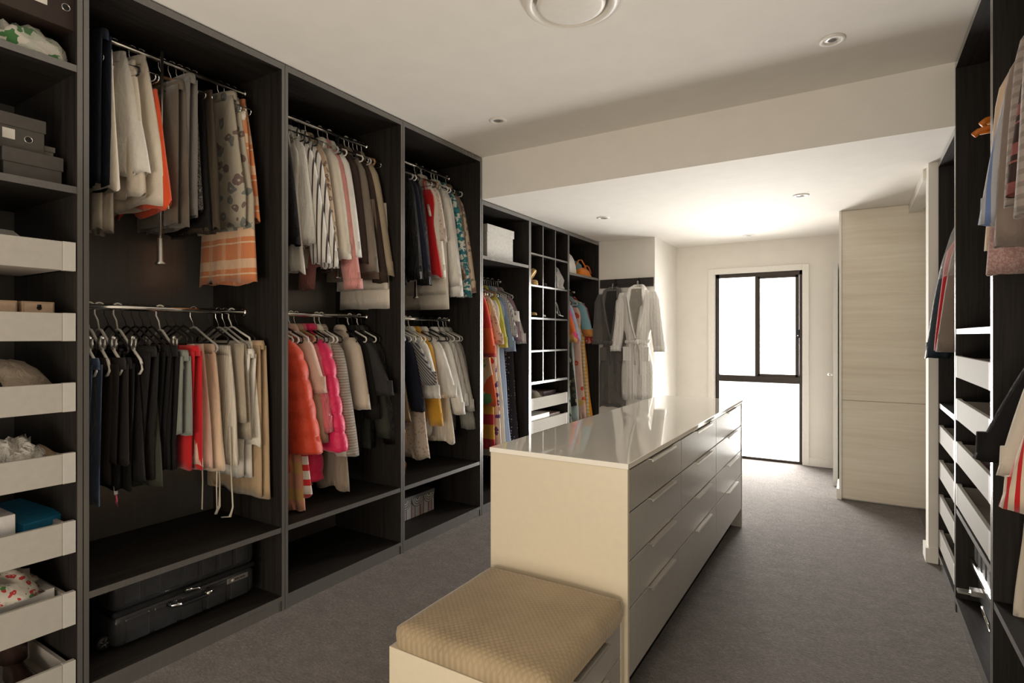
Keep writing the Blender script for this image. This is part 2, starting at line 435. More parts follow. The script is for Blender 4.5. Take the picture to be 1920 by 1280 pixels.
# right bays
shelf(B['R2'], 1.385, .025); shelf(B['R2'], .512, .025)
for z0, z1 in ((1.150, 1.254), (.943, 1.046), (.735, .837), (.528, .631)): drawer(B['R2'], z0, z1, T + .004, B['R2']['w'] - T - .004)
shelf(B['R1'], .958, .028)
for z0, z1 in ((.728, .827), (.520, .623), (.318, .420), (.112, .211)): drawer(B['R1'], z0, z1, T + .004, B['R1']['w'] - T - .004)
rail(B['R1'], 2.02, .34); rail(B['R2'], 2.40, .34); rail(B['R3'], 2.42, .34); rail(B['R3'], 1.49, .34); shelf(B['R3'], .405)
peg_holes(B['R2'], ((.5, 2.60), (.5, 2.3), (.5, 1.6)), 0); peg_holes(B['R1'], ((.5, 2.33),), 0)

# ---------------------------------------------------------------- island, worktop, bench
IX0, IX1, IY0, IY1 = -1.262, -.682, 1.892, 4.238
isl = thing('island_drawer_cabinet', 'long central island cabinet with twelve taupe handled drawers under pale worktop', 'cabinet', (IX0, IY0, 0))
iw, il = IX1 - IX0, IY1 - IY0
box('end_panel', (0, iw, 0, .018, 0, .880), M_cream, isl, .001, 1)
box('end_panel', (0, iw, il - .020, il, 0, .880), M_taupe, isl, .001, 1)
box('back_panel', (0, .018, .018, il - .020, 0, .880), M_cream, isl)
box('carcass', (.02, iw - .022, .020, il - .022, .13, .878), M_dkgap, isl)
box('kick_board', (.06, iw - .07, .020, il - .022, 0, .13), M_dkgap, isl)
cols = [(.021, .718), (.723, 1.478), (1.483, il - .024)]
rows = [(.723, .872), (.549, .7185), (.380, .5445), (.134, .3755)]
for (ya, yb) in cols:
    for (za, zb) in rows:
        d = box('drawer', (iw - .020, iw - .002, ya, yb, za, zb), M_taupe, isl, .0015, 1)
        yc = (ya + yb) / 2 + .03; hl = .165
        hv = merge(boxvf(iw - .026, iw + .018, yc - hl, yc + hl, zb - .0005, zb + .0022), boxvf(iw + .014, iw + .019, yc - hl, yc + hl, zb - .007, zb + .002))
        pymesh('handle', hv, M_handle, d, smooth=False)
wt = box('worktop', (0, iw + .006, 0, il + .004, .8805, .900), M_top, None, .0015, 2, (IX0 - .003, IY0 - .003, 0))
tag(wt, 'glossy pale stone worktop lying on the central island', 'worktop')
BY0, BZ = 1.312, .365
bn = thing('bench_box', 'low cream bench box with drawers at near end of the island', 'bench', (IX0, BY0, 0))
bl = IY0 - BY0 - .003
box('end_panel', (0, iw, 0, .018, 0, BZ), M_cream, bn, .001, 1)
box('end_panel', (0, iw - .012, bl - .030, bl, 0, BZ), M_cream, bn, .001, 1)
box('back_panel', (0, .018, .018, bl - .03, 0, BZ), M_cream, bn)
box('top_panel', (.018, iw - .03, .018, bl - .03, BZ - .018, BZ), M_cream, bn)
box('carcass', (.02, iw - .04, .02, bl - .032, .06, BZ - .02), M_dkgap, bn)
box('kick_board', (.05, iw - .08, .02, bl - .032, 0, .06), M_dkgap, bn)
for (za, zb) in ((.235, .350), (.06, .231)):
    d = box('drawer', (iw - .038, iw - .014, .021, bl - .034, za, zb), M_taupe, bn, .0015, 1)
    hv = merge(boxvf(iw - .036, iw + .004, .16, .40, zb - .0005, zb + .0022), boxvf(iw, iw + .005, .16, .40, zb - .007, zb + .002))
    pymesh('handle', hv, M_handle, d, smooth=False)
def mk_velvet():
    g = G('quilted_beige_velvet'); v = g.coords()
    mp = g.n('ShaderNodeMapping'); mp.inputs['Rotation'].default_value = (0, 0, PI / 4); mp.inputs['Scale'].default_value = (1, 1, 1); g.l(v, mp.inputs[0])
    sx = g.n('ShaderNodeSeparateXYZ'); g.l(mp.outputs[0], sx.inputs[0])
    k = 2 * PI / .030
    a = g.math('ABSOLUTE', g.math('SINE', g.math('MULTIPLY', sx.outputs[0], k))); b = g.math('ABSOLUTE', g.math('SINE', g.math('MULTIPLY', sx.outputs[1], k)))
    h = g.math('MULTIPLY', a, b); f = g.noise(v, 7, 3)
    g.base(g.mix(g.math('MULTIPLY', h, .5), g.ramp(f, [(.3, (.30, .225, .135)), (.7, (.40, .305, .19))]), (.46, .36, .235)), .55, .3)
    g.p.inputs['Sheen Weight'].default_value = .6; g.p.inputs['Sheen Roughness'].default_value = .35
    g.bump(h, .32, .004); return g.m
M_velvet = mk_velvet()
def cushionvf(sx, sy, h, n=36):
    V, F = [], []
    for i in range(n + 1):
        for j in range(n + 1):
            u, w_ = i / n * 2 - 1, j / n * 2 - 1
            e = max(abs(u), abs(w_)); s = 1.0
            x, y = u * sx / 2, w_ * sy / 2
            rr = .045                                     # rounded plan corners
            qx, qy = max(abs(x) - (sx / 2 - rr), 0), max(abs(y) - (sy / 2 - rr), 0); q = math.hypot(qx, qy)
            if q > rr and qx > 0 and qy > 0:
                x = math.copysign(sx / 2 - rr + qx * rr / q, x); y = math.copysign(sy / 2 - rr + qy * rr / q, y)
            d = min(sx / 2 - abs(u) * sx / 2, sy / 2 - abs(w_) * sy / 2); t = min(1, d / .05)
            z = h * (.45 + .45 * math.sqrt(1 - (1 - t) ** 2)) + .014 * (1 - u * u) * (1 - w_ * w_)
            V.append((x, y, z + .0025 * noise.noise(Vector((x * 9, y * 9, 3)))))
    N = n + 1
    for i in range(n):
        for j in range(n): F.append((i * N + j, (i + 1) * N + j, (i + 1) * N + j + 1, i * N + j + 1))
    ring = [i * N for i in range(N)] + [n * N + j for j in range(1, N)] + [i * N + n for i in range(n - 1, -1, -1)] + [j for j in range(n - 1, 0, -1)]
    o = len(V)
    for q in ring: V.append((V[q][0] * .99, V[q][1] * .99, 0))
    m = len(ring)
    for k in range(m): F.append((ring[k], o + k, o + (k + 1) % m, ring[(k + 1) % m]))
    F.append(tuple(o + k for k in range(m)))
    return V, F
cu = pymesh('seat_cushion', cushionvf(iw - .002, bl - .004, .075), M_velvet, None, True, (IX0 + iw / 2, BY0 + bl / 2, BZ + .001))
tag(cu, 'square quilted beige velvet seat cushion lying on the bench box', 'cushion')

# ---------------------------------------------------------------- ceiling fittings
vt = thing('ceiling_vent', 'large round white air diffuser on the high ceiling', 'vent', (-.97, 2.035, H1))
pymesh('outer_ring', lathe([(.150, -.004), (.158, -.022), (.172, -.026), (.190, -.016), (.196, -.004), (.196, 0), (.150, 0), (.150, -.004)], 56), M_trim, vt)
pymesh('inner_disc', lathe([(.1, -.012), (.128, -.012), (.138, -.020), (.134, -.028), (.118, -.031), (.06, -.033), (.0005, -.034)], 56), M_trim, vt)
pymesh('throat', lathe([(.150, -.003), (.0005, -.003)], 40), plain((.5, .47, .43), .6), vt)
pymesh('centre_post', lathe([(.02, -.003), (.02, -.030)], 12), M_trim, vt)
for (x, y, z, lab) in ((-.089, 2.938, H1, 'round recessed downlight on high ceiling nearest the right wardrobe'), (-1.906, 2.943, H1, 'round recessed downlight on high ceiling nearest the left wardrobe'),
                       (-.338, 4.617, H2, 'round recessed downlight on lowered ceiling in front of timber panel'), (-1.876, 4.586, H2, 'round recessed downlight on lowered ceiling beside the shoe cubbyholes'),
                       (-.929, 6.168, H2, 'round recessed downlight on lowered ceiling just before the window')):
    d = thing('downlight', lab, 'light', (x, y, z), 0, 'recessed downlights')
    pymesh('rim', lathe([(.030, -.001), (.034, -.006), (.050, -.007), (.056, -.003), (.056, 0)], 28), M_trim, d)
    pymesh('baffle', lathe([(.031, -.0015), (.022, -.0012), (.018, -.002)], 24), plain((.32, .30, .28), .35, .5, .6), d)
    pymesh('lamp_lens', lathe([(.018, -.002), (.0005, -.0025)], 20), plain((.10, .095, .09), .15), d)

# ---------------------------------------------------------------- coat rail with hooks
cr = thing('coat_rail', 'dark wooden wall rail with two coat hooks', 'coat rack', (-2.385, 5.753, 1.872))
box('board', (0, .595, -.018, 0, 0, .093), wood('dark_oak_rail', (.02, .017, .015), (.06, .052, .047), (1.6, 55, 55)), cr, .001, 1)
for x in (.09, .545):
    for z in (.022, .071):
        pymesh('screw_cap', rot_vf(lathe([(.006, 0), (.005, .002), (.0003, .0025)], 10), Matrix.Translation((x, -.018, z)) @ Matrix.Rotation(PI / 2, 4, 'X')), M_black, cr)
for x in (.190, .447):
    hk = pymesh('hook', merge(sweep([(x, -.018, .06), (x, -.03, .06), (x, -.045, .045), (x, -.055, .02), (x, -.07, .012), (x, -.08, .022), (x, -.082, .04)], .006, 8),
                          sweep([(x, -.018, .065), (x, -.03, .075), (x, -.04, .09)], [.006, .005, .007], 8), boxvf(x - .010, x + .010, -.023, -.018, .03, .085)), M_black, cr)

# ---------------------------------------------------------------- garments
def clothvf(levels, n=30, seed=0, fold=.006, k=4.0, hem=.010, inner=True, end=.35, hemk=3):
    """closed cloth tube; level = (z, centre u, half width u, centre v, half thickness v)"""
    rnd = random.Random(seed); ph = [rnd.uniform(0, 6.28) for _ in range(8)]; V, F = [], []; m = len(levels)
    z0, z1 = levels[0][0], levels[-1][0]
    def ring(lv, s, hw=0, shrink=1.0, dz=0):
        z, cu_, hu, cv, hv = lv; fa = fold * s
        for i in range(n):
            th = 2 * PI * i / n; c, sn = math.cos(th), math.sin(th)
            x = math.copysign(abs(c) ** .9, c); y = math.copysign(abs(sn) ** .75, sn)
            q = (ph[0] if sn > 0 else ph[1])
            f = fa * (.65 * math.sin(k * c * 1.6 + q + z * 2.2) + .45 * math.sin(k * 2.3 * c + ph[2] + q - z * 3.1)) * min(1, abs(sn) * 1.4)
            uu = cu_ + hu * shrink * x + fa * end * math.sin(z * 11 + ph[3] + 2 * sn) * c
            vv = cv + hv * shrink * y + f
            V.append((uu, vv, z + dz + hw * (math.sin(hemk * th + ph[4]) * .6 + .4 * math.sin(2 * hemk * th + ph[5]))))
    for i, lv in enumerate(levels):
        s = (z0 - lv[0]) / max(1e-6, (z0 - z1)); ring(lv, .12 + .88 * s ** .8, hem * max(0, s - .55) / .45)
    if inner:
        ring(levels[-1], 1, hem, .93, .004); lv = levels[-1]; ring((lv[0] + min(.09, .55 * (z0 - z1)), lv[1], lv[2], lv[3], lv[4] * .6), .6, 0, .88)
    R = len(V) // n
    for i in range(R - 1):
        for j in range(n): F.append((i * n + j, (i + 1) * n + j, (i + 1) * n + (j + 1) % n, i * n + (j + 1) % n))
    F.append(tuple(range(n))); F.append(tuple((R - 1) * n + j for j in range(n - 1, -1, -1)))
    return V, F

def lerp(a, b, t): return a + (b - a) * t
def body_levels(zs, L, hu, hv, hemw=1.0, waist=1.0, neck=.04, drop=.12, m=13, hvh=None, cu1=0.0):
    hvh = hvh or hv * 1.25
    lv = [(-zs + .010, 0, neck * .6, 0, .014), (-zs + .002, 0, neck * .95, 0, .018)]
    for t in (.08, .22, .42, .64, .84, 1.0): lv.append((-zs - drop * (.75 * t + .25 * t ** 2.5), 0, lerp(neck, hu, t ** .92), 0, lerp(.020, hv * .85, t)))
    zt = -zs - drop
    for i in range(1, m + 1):
        t = i / m; wst = 1 - (1 - waist) * math.sin(PI * min(1, t * 1.25)) if waist < 1 else 1
        lv.append((zt - (L - drop) * t, cu1 * t, hu * lerp(1, hemw, t) * wst, 0, lerp(hv, hvh, t)))
    return lv
def sleeve_levels(side, zs, hu, sl, drop=.07, r0=.066, r1=.05, hv0=.03, hv1=.026, out=.035, sv=0.0, m=10, puff=0):
    lv = []; z0 = -zs - drop * .66
    for i in range(m + 1):
        t = i / m; rr = lerp(r0, r1, t) * (1 if i else .55)
        if i == 1: rr *= .93
        if puff: rr += puff * math.sin(PI * t) ** .8
        lv.append((z0 - sl * t + (0 if i else .010), side * (hu - .045 + out * t ** .8), rr, sv * t, lerp(hv0, hv1, t) * (1 if i else .6) + (puff * .6 * math.sin(PI * t) if puff else 0)))
    return lv
def shoulder_garment(root, mat, L, hu, hv=.026, sl=.5, hemw=1.28, waist=1, seed=0, fold=.006, collar=True, cuff=None, out=.035, hvs=.038, slv=True, r0=.072, r1=.055, sv=None, neck=.04, zs=.062, cu1=0, puff=0, hem=.010, k=4.0, mat2=None):
    rnd = random.Random(seed + 99)
    bh = hu - (.035 if slv else 0)
    pymesh('body', clothvf(body_levels(zs, L, bh, hv, hemw, waist, neck, .12, 13, None, cu1), 34, seed, fold, k, hem), mat, root)
    if slv:
        for sd in (1, -1):
            s_v = (rnd.uniform(.0, .05) if root.location.x < 0 else rnd.uniform(-.03, .0)) if sv is None else sv
            lv = sleeve_levels(sd, zs, hu, sl * rnd.uniform(.97, 1.03), .12, r0, r1, hvs, hvs * .9, out, s_v, 10, puff)
            s = pymesh('sleeve', clothvf(lv, 18, seed + 5 + sd, fold * .7, 3, .004), mat2 or mat, root)
            if cuff and sd == 1:
                z, c_, h_, v_, w_ = lv[-1]
                pymesh('cuff', clothvf([(z + .055, c_, h_ * 1.03, v_, w_ * 1.1), (z + .03, c_, h_ * 1.07, v_, w_ * 1.15), (z - .004, c_ + .003, h_ * 1.07, v_, w_ * 1.15)], 18, seed, .001, 2, .002), cuff, s)
    if collar:
        pymesh('collar', clothvf([(-zs + .008, 0, .030, 0, .018), (-zs + .002, 0, .036, 0, .023), (-zs - .014, 0, .046, 0, .027), (-zs - .030, 0, .054, 0, .025)], 22, seed, .002, 2, .003), mat, root)

def puffer(root, mat, L, hu, sl, hv, seed, slv=True, zs=.07, ridge=.105, r1=.085, out=.13):
    def puffed(lv, amp, step):
        out_ = []; z0, z1 = lv[0][0], lv[-1][0]; N = int((z0 - z1) / step * 8)
        for i in range(N + 1):
            z = z0 + (z1 - z0) * i / N
            for a_, b_ in zip(lv, lv[1:]):
                if a_[0] >= z >= b_[0] - 1e-6:
                    t = (a_[0] - z) / max(1e-6, a_[0] - b_[0]); q = [lerp(p, s, t) for p, s in zip(a_, b_)]; break
            e = amp * abs(math.sin(PI * (z0 - z) / step)) ** .5 - amp * .7
            out_.append((z, q[1], q[2] + e, q[3], q[4] + e))
        return out_
    pymesh('body', clothvf(puffed(body_levels(zs, L, hu - .03, hv, 1.3, 1, .04), .010, ridge), 34, seed, .002, 5, .004), mat, root)
    if slv:
        for sd in (1, -1):
            pymesh('sleeve', clothvf(puffed(sleeve_levels(sd, zs, hu, sl, .12, (.10), r1, hv * 1.0, hv * .95, out, .03), .010, ridge), 20, seed + sd, .002, 4, .004), mat, root)
    pymesh('collar', clothvf([(-zs + .02, 0, .05, 0, .032), (-zs + .005, 0, .066, 0, .042), (-zs - .02, 0, .072, 0, .042)], 22, seed, .002, 2, .003), mat, root)

def strap_dress(root, mat, L, hu, hv=.022, seed=0, fold=.012, flare=1.1, waist=.75, zs=.085, cu1=0.0, hem=.014, k=5):
    st = []
    for s in (1, -1):
        st.append(sweep([(s * .07, .010, -zs - .01), (s * .085, .013, -zs - .05), (s * .105, .014, -zs - .12)], [(.008, .002)] * 3, 6))
        st.append(sweep([(s * .07, .010, -zs - .01), (s * .08, -.012, -zs - .05), (s * .10, -.014, -zs - .12)], [(.008, .002)] * 3, 6))
    pymesh('strap', merge(*st), mat, root)
    top = -zs - .10; lv = [(top, 0, hu * .62, 0, hv * .8), (top - .05, 0, hu * .74, 0, hv), (top - .11, 0, hu * .78, 0, hv * 1.05)]
    m = 14
    for i in range(1, m + 1):
        t = i / m; wz = lerp(.78, waist, min(1, t * 4)) if t < .25 else lerp(waist, flare, (t - .25) / .75)
        lv.append((top - .11 - (L - .21) * t, cu1 * t, hu * wz, 0, hv * lerp(1.0, 1.5, t)))
    pymesh('body', clothvf(lv, 40, seed, fold, k, hem), mat, root)

def skirt(root, mat, L, hu, hv=.02, seed=0, fold=.010, flare=1.15, zt=.15, band=None, cu1=0.0, hem=.012, top=.8, k=5):
    lv = []; m = 14
    for i in range(m + 1):
        t = i / m; lv.append((-zt - L * t, cu1 * t, hu * lerp(top, flare, t ** .8), 0, hv * lerp(.7, 1.4, t)))
    pymesh('body', clothvf(lv, 38, seed, fold, k, hem), mat, root)
    pymesh('waistband', clothvf([(-zt + .012, 0, hu * top * 1.0, 0, hv * .75), (-zt - .012, 0, hu * top * 1.02, 0, hv * .8), (-zt - .034, 0, hu * top * 1.03, 0, hv * .82)], 30, seed, .001, 3, .002), band or mat, root)

def trousers(root, mat, L, hu, hv=.016, seed=0, fold=.006, zt=.15, top=1.0, band=None, hemw=.8, cu1=0.0, cu0=0.0):
    for s in (1, -1):
        lv = []; m = 13
        for i in range(m + 1):
            t = i / m; lv.append((-zt - .01 - (L * (1 if s > 0 else .985)) * t, lerp(cu0, cu1, t) + s * .012 * t, hu * lerp(top, hemw, min(1, t * 1.3)), s * hv * 1.02, hv * lerp(.8, 1.15, t)))
        pymesh('leg', clothvf(lv, 24, seed + s, fold, 3, .006), mat, root)
    pymesh('waistband', clothvf([(-zt + .016, cu0, hu * top * .98, 0, hv * 1.7), (-zt - .0, cu0, hu * top * 1.01, 0, hv * 1.9), (-zt - .03, cu0, hu * top * 1.02, 0, hv * 2.0)], 24, seed, .001, 3, .002), band or mat, root)

def foldover(root, mat, L, hu, hv=.012, seed=0, zt=.19, cu0=0.0, fold=.003):
    """trousers folded once over a hanger bar"""
    for s, ll in ((1, L), (-1, L * .82)):
        lv = []; m = 9
        for i in range(m + 1):
            t = i / m; lv.append((-zt + .012 - ll * t, cu0, hu * lerp(.9, 1.04, t), s * hv * lerp(.3, 1.1, min(1, t * 4)), hv * lerp(.7, 1, t)))
        pymesh('leg', clothvf(lv, 22, seed + s, fold, 3, .003), mat, root)

# hangers: local u along the arms, hook over the rail at the origin
def hook_pts(drop, r=.019):
    p = [(0, r * math.cos(a_), r * math.sin(a_) - .0) for a_ in [PI * (-.15 + .1 * i) for i in range(14)]]
    p = [(0, y, z + .013 - r + .005) for (_, y, z) in p]
    q = [(0, -r * .9, -.03), (0, -.006, -.055), (0, 0, -drop)]
    return p + q
HM = {}
def hanger_meshes(style):
    if style in HM: return HM[style]
    mat, bar, thick, drop, tip, w = {'white': (M_plw, True, .0052, .075, .135, .15), 'black': (M_black, True, .0048, .075, .135, .15), 'grey': (plain((.42, .40, .37), .4), True, .0060, .075, .135, .15),
        'wood': (plain((.33, .19, .09), .4), True, .0075, .075, .13, .15), 'chrome': (M_chrome, True, .0025, .075, .135, .15), 'whiteclip': (M_plw, False, .0058, .095, .225, .19),
        'blackclip': (M_black, True, .0048, .08, .17, .19), 'greyclip': (plain((.42, .40, .37), .4), True, .0056, .08, .17, .19)}[style]
    hk = sweep(hook_pts(drop), .0032 if style in ('white', 'grey', 'whiteclip') else .0022, 8)
    arms = []
    pts = [(-w, 0, -tip - .012), (-w * .96, 0, -tip + .004), (-w * .5, 0, lerp(-tip, -drop, .52)), (-.02, 0, -drop - .004), (0, 0, -drop), (.02, 0, -drop - .004), (w * .5, 0, lerp(-tip, -drop, .52)), (w * .96, 0, -tip + .004), (w, 0, -tip - .012)]
    arms.append(sweep(pts, thick, 8))
    if bar: arms.append(sweep([(-w, 0, -tip - .012), (-w * .93, 0, -tip - .024), (w * .93, 0, -tip - .024), (w, 0, -tip - .012)], thick * .9, 8))
    else:
        for s in (1, -1):   # curled strap hooks at the arm ends
            arms.append(sweep([(s * w, 0, -tip - .012), (s * (w + .004), 0, -tip - .035), (s * (w - .012), 0, -tip - .052), (s * (w - .03), 0, -tip - .056)], thick * .85, 8))
            arms.append(sweep([(s * w * .7, 0, -tip + .052), (s * w * .72, 0, -tip + .03), (s * w * .82, 0, -tip + .022)], thick * .7, 6))
    def mk(nm, vf, m_):
        me = bpy.data.meshes.new(nm); me.from_pydata(vf[0], [], vf[1]); me.materials.append(m_); me.polygons.foreach_set('use_smooth', [True] * len(vf[1])); return me
    hm = mat if style in ('white', 'grey', 'whiteclip') else (M_black if style in ('black', 'blackclip') else M_chrome)
    clip = None
    if 'clip' in style:
        cv = merge(boxvf(-.012, .012, -.012, -.004, -.036, .008), boxvf(-.012, .012, .004, .012, -.036, .008), sweep([(-.004, 0, .012), (.004, 0, .012)], .009, 8))
        clip = mk('clip', cv, M_steel if style != 'blackclip' else M_black)
    HM[style] = (mk('hook', hk, hm), mk('arms', merge(*arms), mat), clip, tip, w); return HM[style]
def hanger(style, label, loc, rz, group, clips=.12):
    hk, ar, cl, tip, w = hanger_meshes(style)
    r = thing('clothes_hanger', label, 'hanger', loc, rz, group)
    link('hook', hk, r); link('arms', ar, r)
    if cl:
        for s in (1, -1): link('clip', cl, r, (s * clips, 0, -tip - .024 if style != 'whiteclip' else -.142))
    return r

F = {}
def C(key, *a, **k): F[key] = fab('cloth_' + key, *a, **k)

C('denim', (.020, .026, .042), wr=.5); C('denim_blue', (.035, .055, .10), wr=.5); C('white', (.80, .775, .725)); C('white_crumple', (.82, .79, .73), wr=.4, wsc=(12, 12, 6))
C('cream', (.76, .68, .565)); C('ivory', (.78, .72, .62)); C('orange', (.72, .085, .022)); C('taupe', (.13, .105, .08)); C('grey', (.17, .155, .14)); C('stone', (.30, .275, .24))
C('tweed', (.035, .032, .03), (.19, .18, .165), 'tweed'); C('black', (.010, .009, .009), wr=.6); C('black2', (.017, .015, .014), wr=.7); C('brown_sheer', (.060, .045, .032)); C('darkbrown', (.045, .030, .024))
C('beige_floral', (.42, .37, .29), (.17, .115, .10), 'floral', 15, (.16, .17, .155)); C('orange_plaid', (.62, .215, .085), (.72, .50, .33), 'plaid', 6.5)
C('brownblack', (.022, .017, .015)); C('sage', (.22, .235, .205)); C('red', (.50, .010, .014)); C('crimson', (.62, .02, .035)); C('blush', (.66, .43, .34)); C('peach', (.70, .52, .37)); C('satin', (.70, .58, .42), rough=.4)
C('sand', (.40, .34, .26)); C('tan', (.44, .31, .185)); C('olive', (.045, .048, .035)); C('whiteband', (.012, .011, .011), (.6, .56, .5), 'hstripe', 9); C('redband', (.48, .010, .014), (.7, .62, .55), 'bands')
C('pleat_cream', (.76, .69, .58), wr=.6, wsc=(60, 60, 2)); C('bwstripe', (.74, .71, .66), (.055, .042, .037), 'vstripe', 30); C('pink', (.70, .30, .27), rough=.5, wr=.7, wsc=(16, 16, 7)); C('offwhite', (.72, .68, .61))
C('taupe_jacket', (.20, .165, .13)); C('chocolate', (.055, .036, .029)); C('tan_jacket', (.36, .29, .195)); C('wool', (.20, .145, .10)); C('leopard_tan', (.46, .34, .22), (.16, .095, .055), 'leopard', 30)
C('puffer_orange', (.66, .060, .020), rough=.5, wr=.2, wsc=(9, 9, 12)); C('puffer_pink', (.72, .020, .105), rough=.4, wr=.25, wsc=(9, 9, 12)); C('rose_satin', (.74, .17, .20), rough=.4, wr=.8, wsc=(18, 18, 10))
C('leopard', (.62, .53, .40), (.035, .026, .02), 'leopard', 42); C('camel', (.42, .27, .185)); C('knit_stripe', (.42, .36, .30), (.26, .22, .18), 'hstripe', 64, wr=.6, wsc=(14, 14, 60)); C('blouse_cream', (.60, .50, .41)); C('frayed', (.36, .285, .215), wr=.8, wsc=(40, 40, 4))
C('charcoal', (.032, .030, .029)); C('leather', (.012, .011, .011), rough=.32, sheen=0, wr=1.0, wsc=(14, 14, 6)); C('ruffle_peach', (.66, .30, .19), (.62, .36, .13), 'hstripe', 7); C('ruffle_red', (.70, .60, .52), (.60, .03, .03), 'hstripe', 13)
C('navy', (.014, .016, .030)); C('sheen_black', (.016, .015, .015), rough=.35, wr=.9, wsc=(30, 30, 5)); C('lace', (.66, .56, .47), (.50, .37, .31), 'floral', 38); C('linen', (.78, .75, .69), wr=.6, wsc=(20, 20, 5)); C('linen_grey', (.50, .475, .43), wr=.8, wsc=(30, 30, 4))
C('teal', (.60, .60, .54), (.025, .22, .21), 'blotch', 55, (.03, .13, .20)); C('floral_beige', (.56, .44, .33), (.28, .17, .13), 'floral', 20, (.20, .19, .15)); C('floral_brown', (.22, .15, .11), (.48, .34, .25), 'floral', 26)
C('grey_lace', (.26, .245, .225), (.40, .38, .35), 'floral', 44); C('gold_sheer', (.30, .225, .115)); C('navy_stripe', (.30, .29, .28), (.030, .030, .038), 'dstripe', 55); C('mustard', (.60, .31, .030)); C('sagegrey', (.29, .28, .245), wr=.7, wsc=(40, 40, 3)); C('graystripe', (.60, .575, .53), (.45, .43, .40), 'vstripe', 34)
C('kaftan', (.62, .04, .025), (.72, .10, .03), 'bands', 20, (.50, .03, .03)); C('panel_print', (.66, .46, .28), (.10, .24, .08), 'blotch', 9, (.62, .10, .03)); C('nude_lace', (.62, .45, .32), (.36, .22, .15), 'floral', 30); C('print_white', (.68, .60, .52), (.45, .04, .06), 'floral', 14, (.12, .06, .22))
C('citron', (.48, .44, .06)); C('blue', (.20, .28, .40)); C('paleblue', (.33, .42, .60)); C('grey_blue', (.21, .25, .285)); C('white_print', (.70, .69, .67), (.20, .21, .24), 'floral', 22); C('gingham', (.58, .57, .56), (.075, .075, .085), 'gingham', 90); C('mauve', (.33, .22, .25)); C('dark_floral', (.030, .024, .026), (.40, .30, .26), 'dots', 40); C('gold_print', (.55, .27, .03), (.42, .02, .03), 'hstripe', 5)
C('orange_print', (.74, .17, .04), (.74, .07, .24), 'blotch', 13, (.72, .40, .12)); C('lilac', (.42, .45, .62)); C('tunic_print', (.22, .40, .45), (.55, .22, .05), 'bands', 10, (.22, .38, .42)); C('marigold', (.75, .30, .018)); C('pink_embro', (.70, .46, .38), (.62, .10, .04), 'floral', 9, (.62, .42, .10)); C('yellow_check', (.70, .62, .50), (.62, .36, .05), 'gingham', 26); C('dark_leaf', (.035, .036, .030), (.42, .36, .25), 'floral', 13, (.10, .10, .07)); C('aqua', (.55, .66, .66)); C('red_print', (.56, .03, .03), (.66, .42, .30), 'floral', 22); C('green_print', (.42, .50, .38), (.04, .09, .06), 'floral', 17)
C('robe_white', (.84, .81, .76), (.74, .71, .66), 'vstripe', 30, wr=.35, wsc=(30, 30, 12)); C('robe_grey', (.12, .11, .10), wr=.4, wsc=(16, 16, 7))
C('shell_navy', (.030, .046, .062), rough=.5, wr=.6); C('lightblue_stripe', (.44, .45, .48), (.15, .22, .44), 'vstripe2', 22); C('pale_shirt', (.42, .44, .48)); C('mink', (.25, .195, .165)); C('pinkmarl', (.42, .24, .22), (.52, .36, .33), 'tweed'); C('ribgrey', (.34, .285, .255), (.24, .20, .18), 'hstripe', 30); C('dark_red_plaid', (.045, .026, .022), (.30, .10, .09), 'plaid', 9); C('redwhite', (.72, .60, .47), (.58, .016, .018), 'vstripe2', 30); C('lace_white', (.66, .62, .55), (.52, .47, .41), 'floral', 60)
C('greenfloral', (.44, .45, .38), (.05, .16, .05), 'blotch', 34, (.55, .52, .46)); C('xmas', (.52, .48, .42), (.42, .03, .03), 'floral', 40, (.06, .18, .05)); C('cord', (.64, .58, .46)); C('hotpink', (.70, .08, .16)); C('orangestrap', (.85, .24, .012)); C('bagblue', (.10, .22, .26)); C('silver', (.42, .40, .37), rough=.3, wr=.9, wsc=(30, 30, 20))
C('mustard_pale', (.50, .40, .20)); C('feather', (.62, .30, .10), (.36, .16, .05), 'tweed'); C('pouch', (.36, .29, .225), rough=.35, wr=.7, wsc=(12, 12, 12)); C('wsock', (.66, .63, .58), wr=.9, wsc=(24, 24, 24))


RAILS = {  # rail: (x, z, rotation, where)
 'L1u': (-2.7, ZU['L1'], 0), 'L1l': (-2.7, ZLo, 0), 'L2u': (-2.7, ZU['L2'], 0), 'L2l': (-2.7, ZLo, 0), 'L3u': (-2.7, ZU['L3'], 0), 'L3l': (-2.7, ZLo, 0),
 'L4': (-2.7, 1.835, 0), 'L6': (-2.7, 1.845, 0), 'R1': (.68, 2.02, PI), 'R2': (.68, 2.40, PI), 'R3u': (.68, 2.42, PI), 'R3l': (.68, 1.49, PI)}
WHERE = {'L1u': 'upper rail of suitcase bay', 'L1l': 'lower rail of suitcase bay', 'L2u': 'upper rail of second bay', 'L2l': 'lower rail of second bay',
 'L3u': 'upper rail of third bay', 'L3l': 'lower rail of third bay', 'L4': 'rail under white box', 'L6': 'rail beside the robes', 'R1': 'rail beside white nib wall', 'R2': 'right-hand top rail', 'R3u': 'upper right-hand rail', 'R3l': 'lower right-hand rail'}
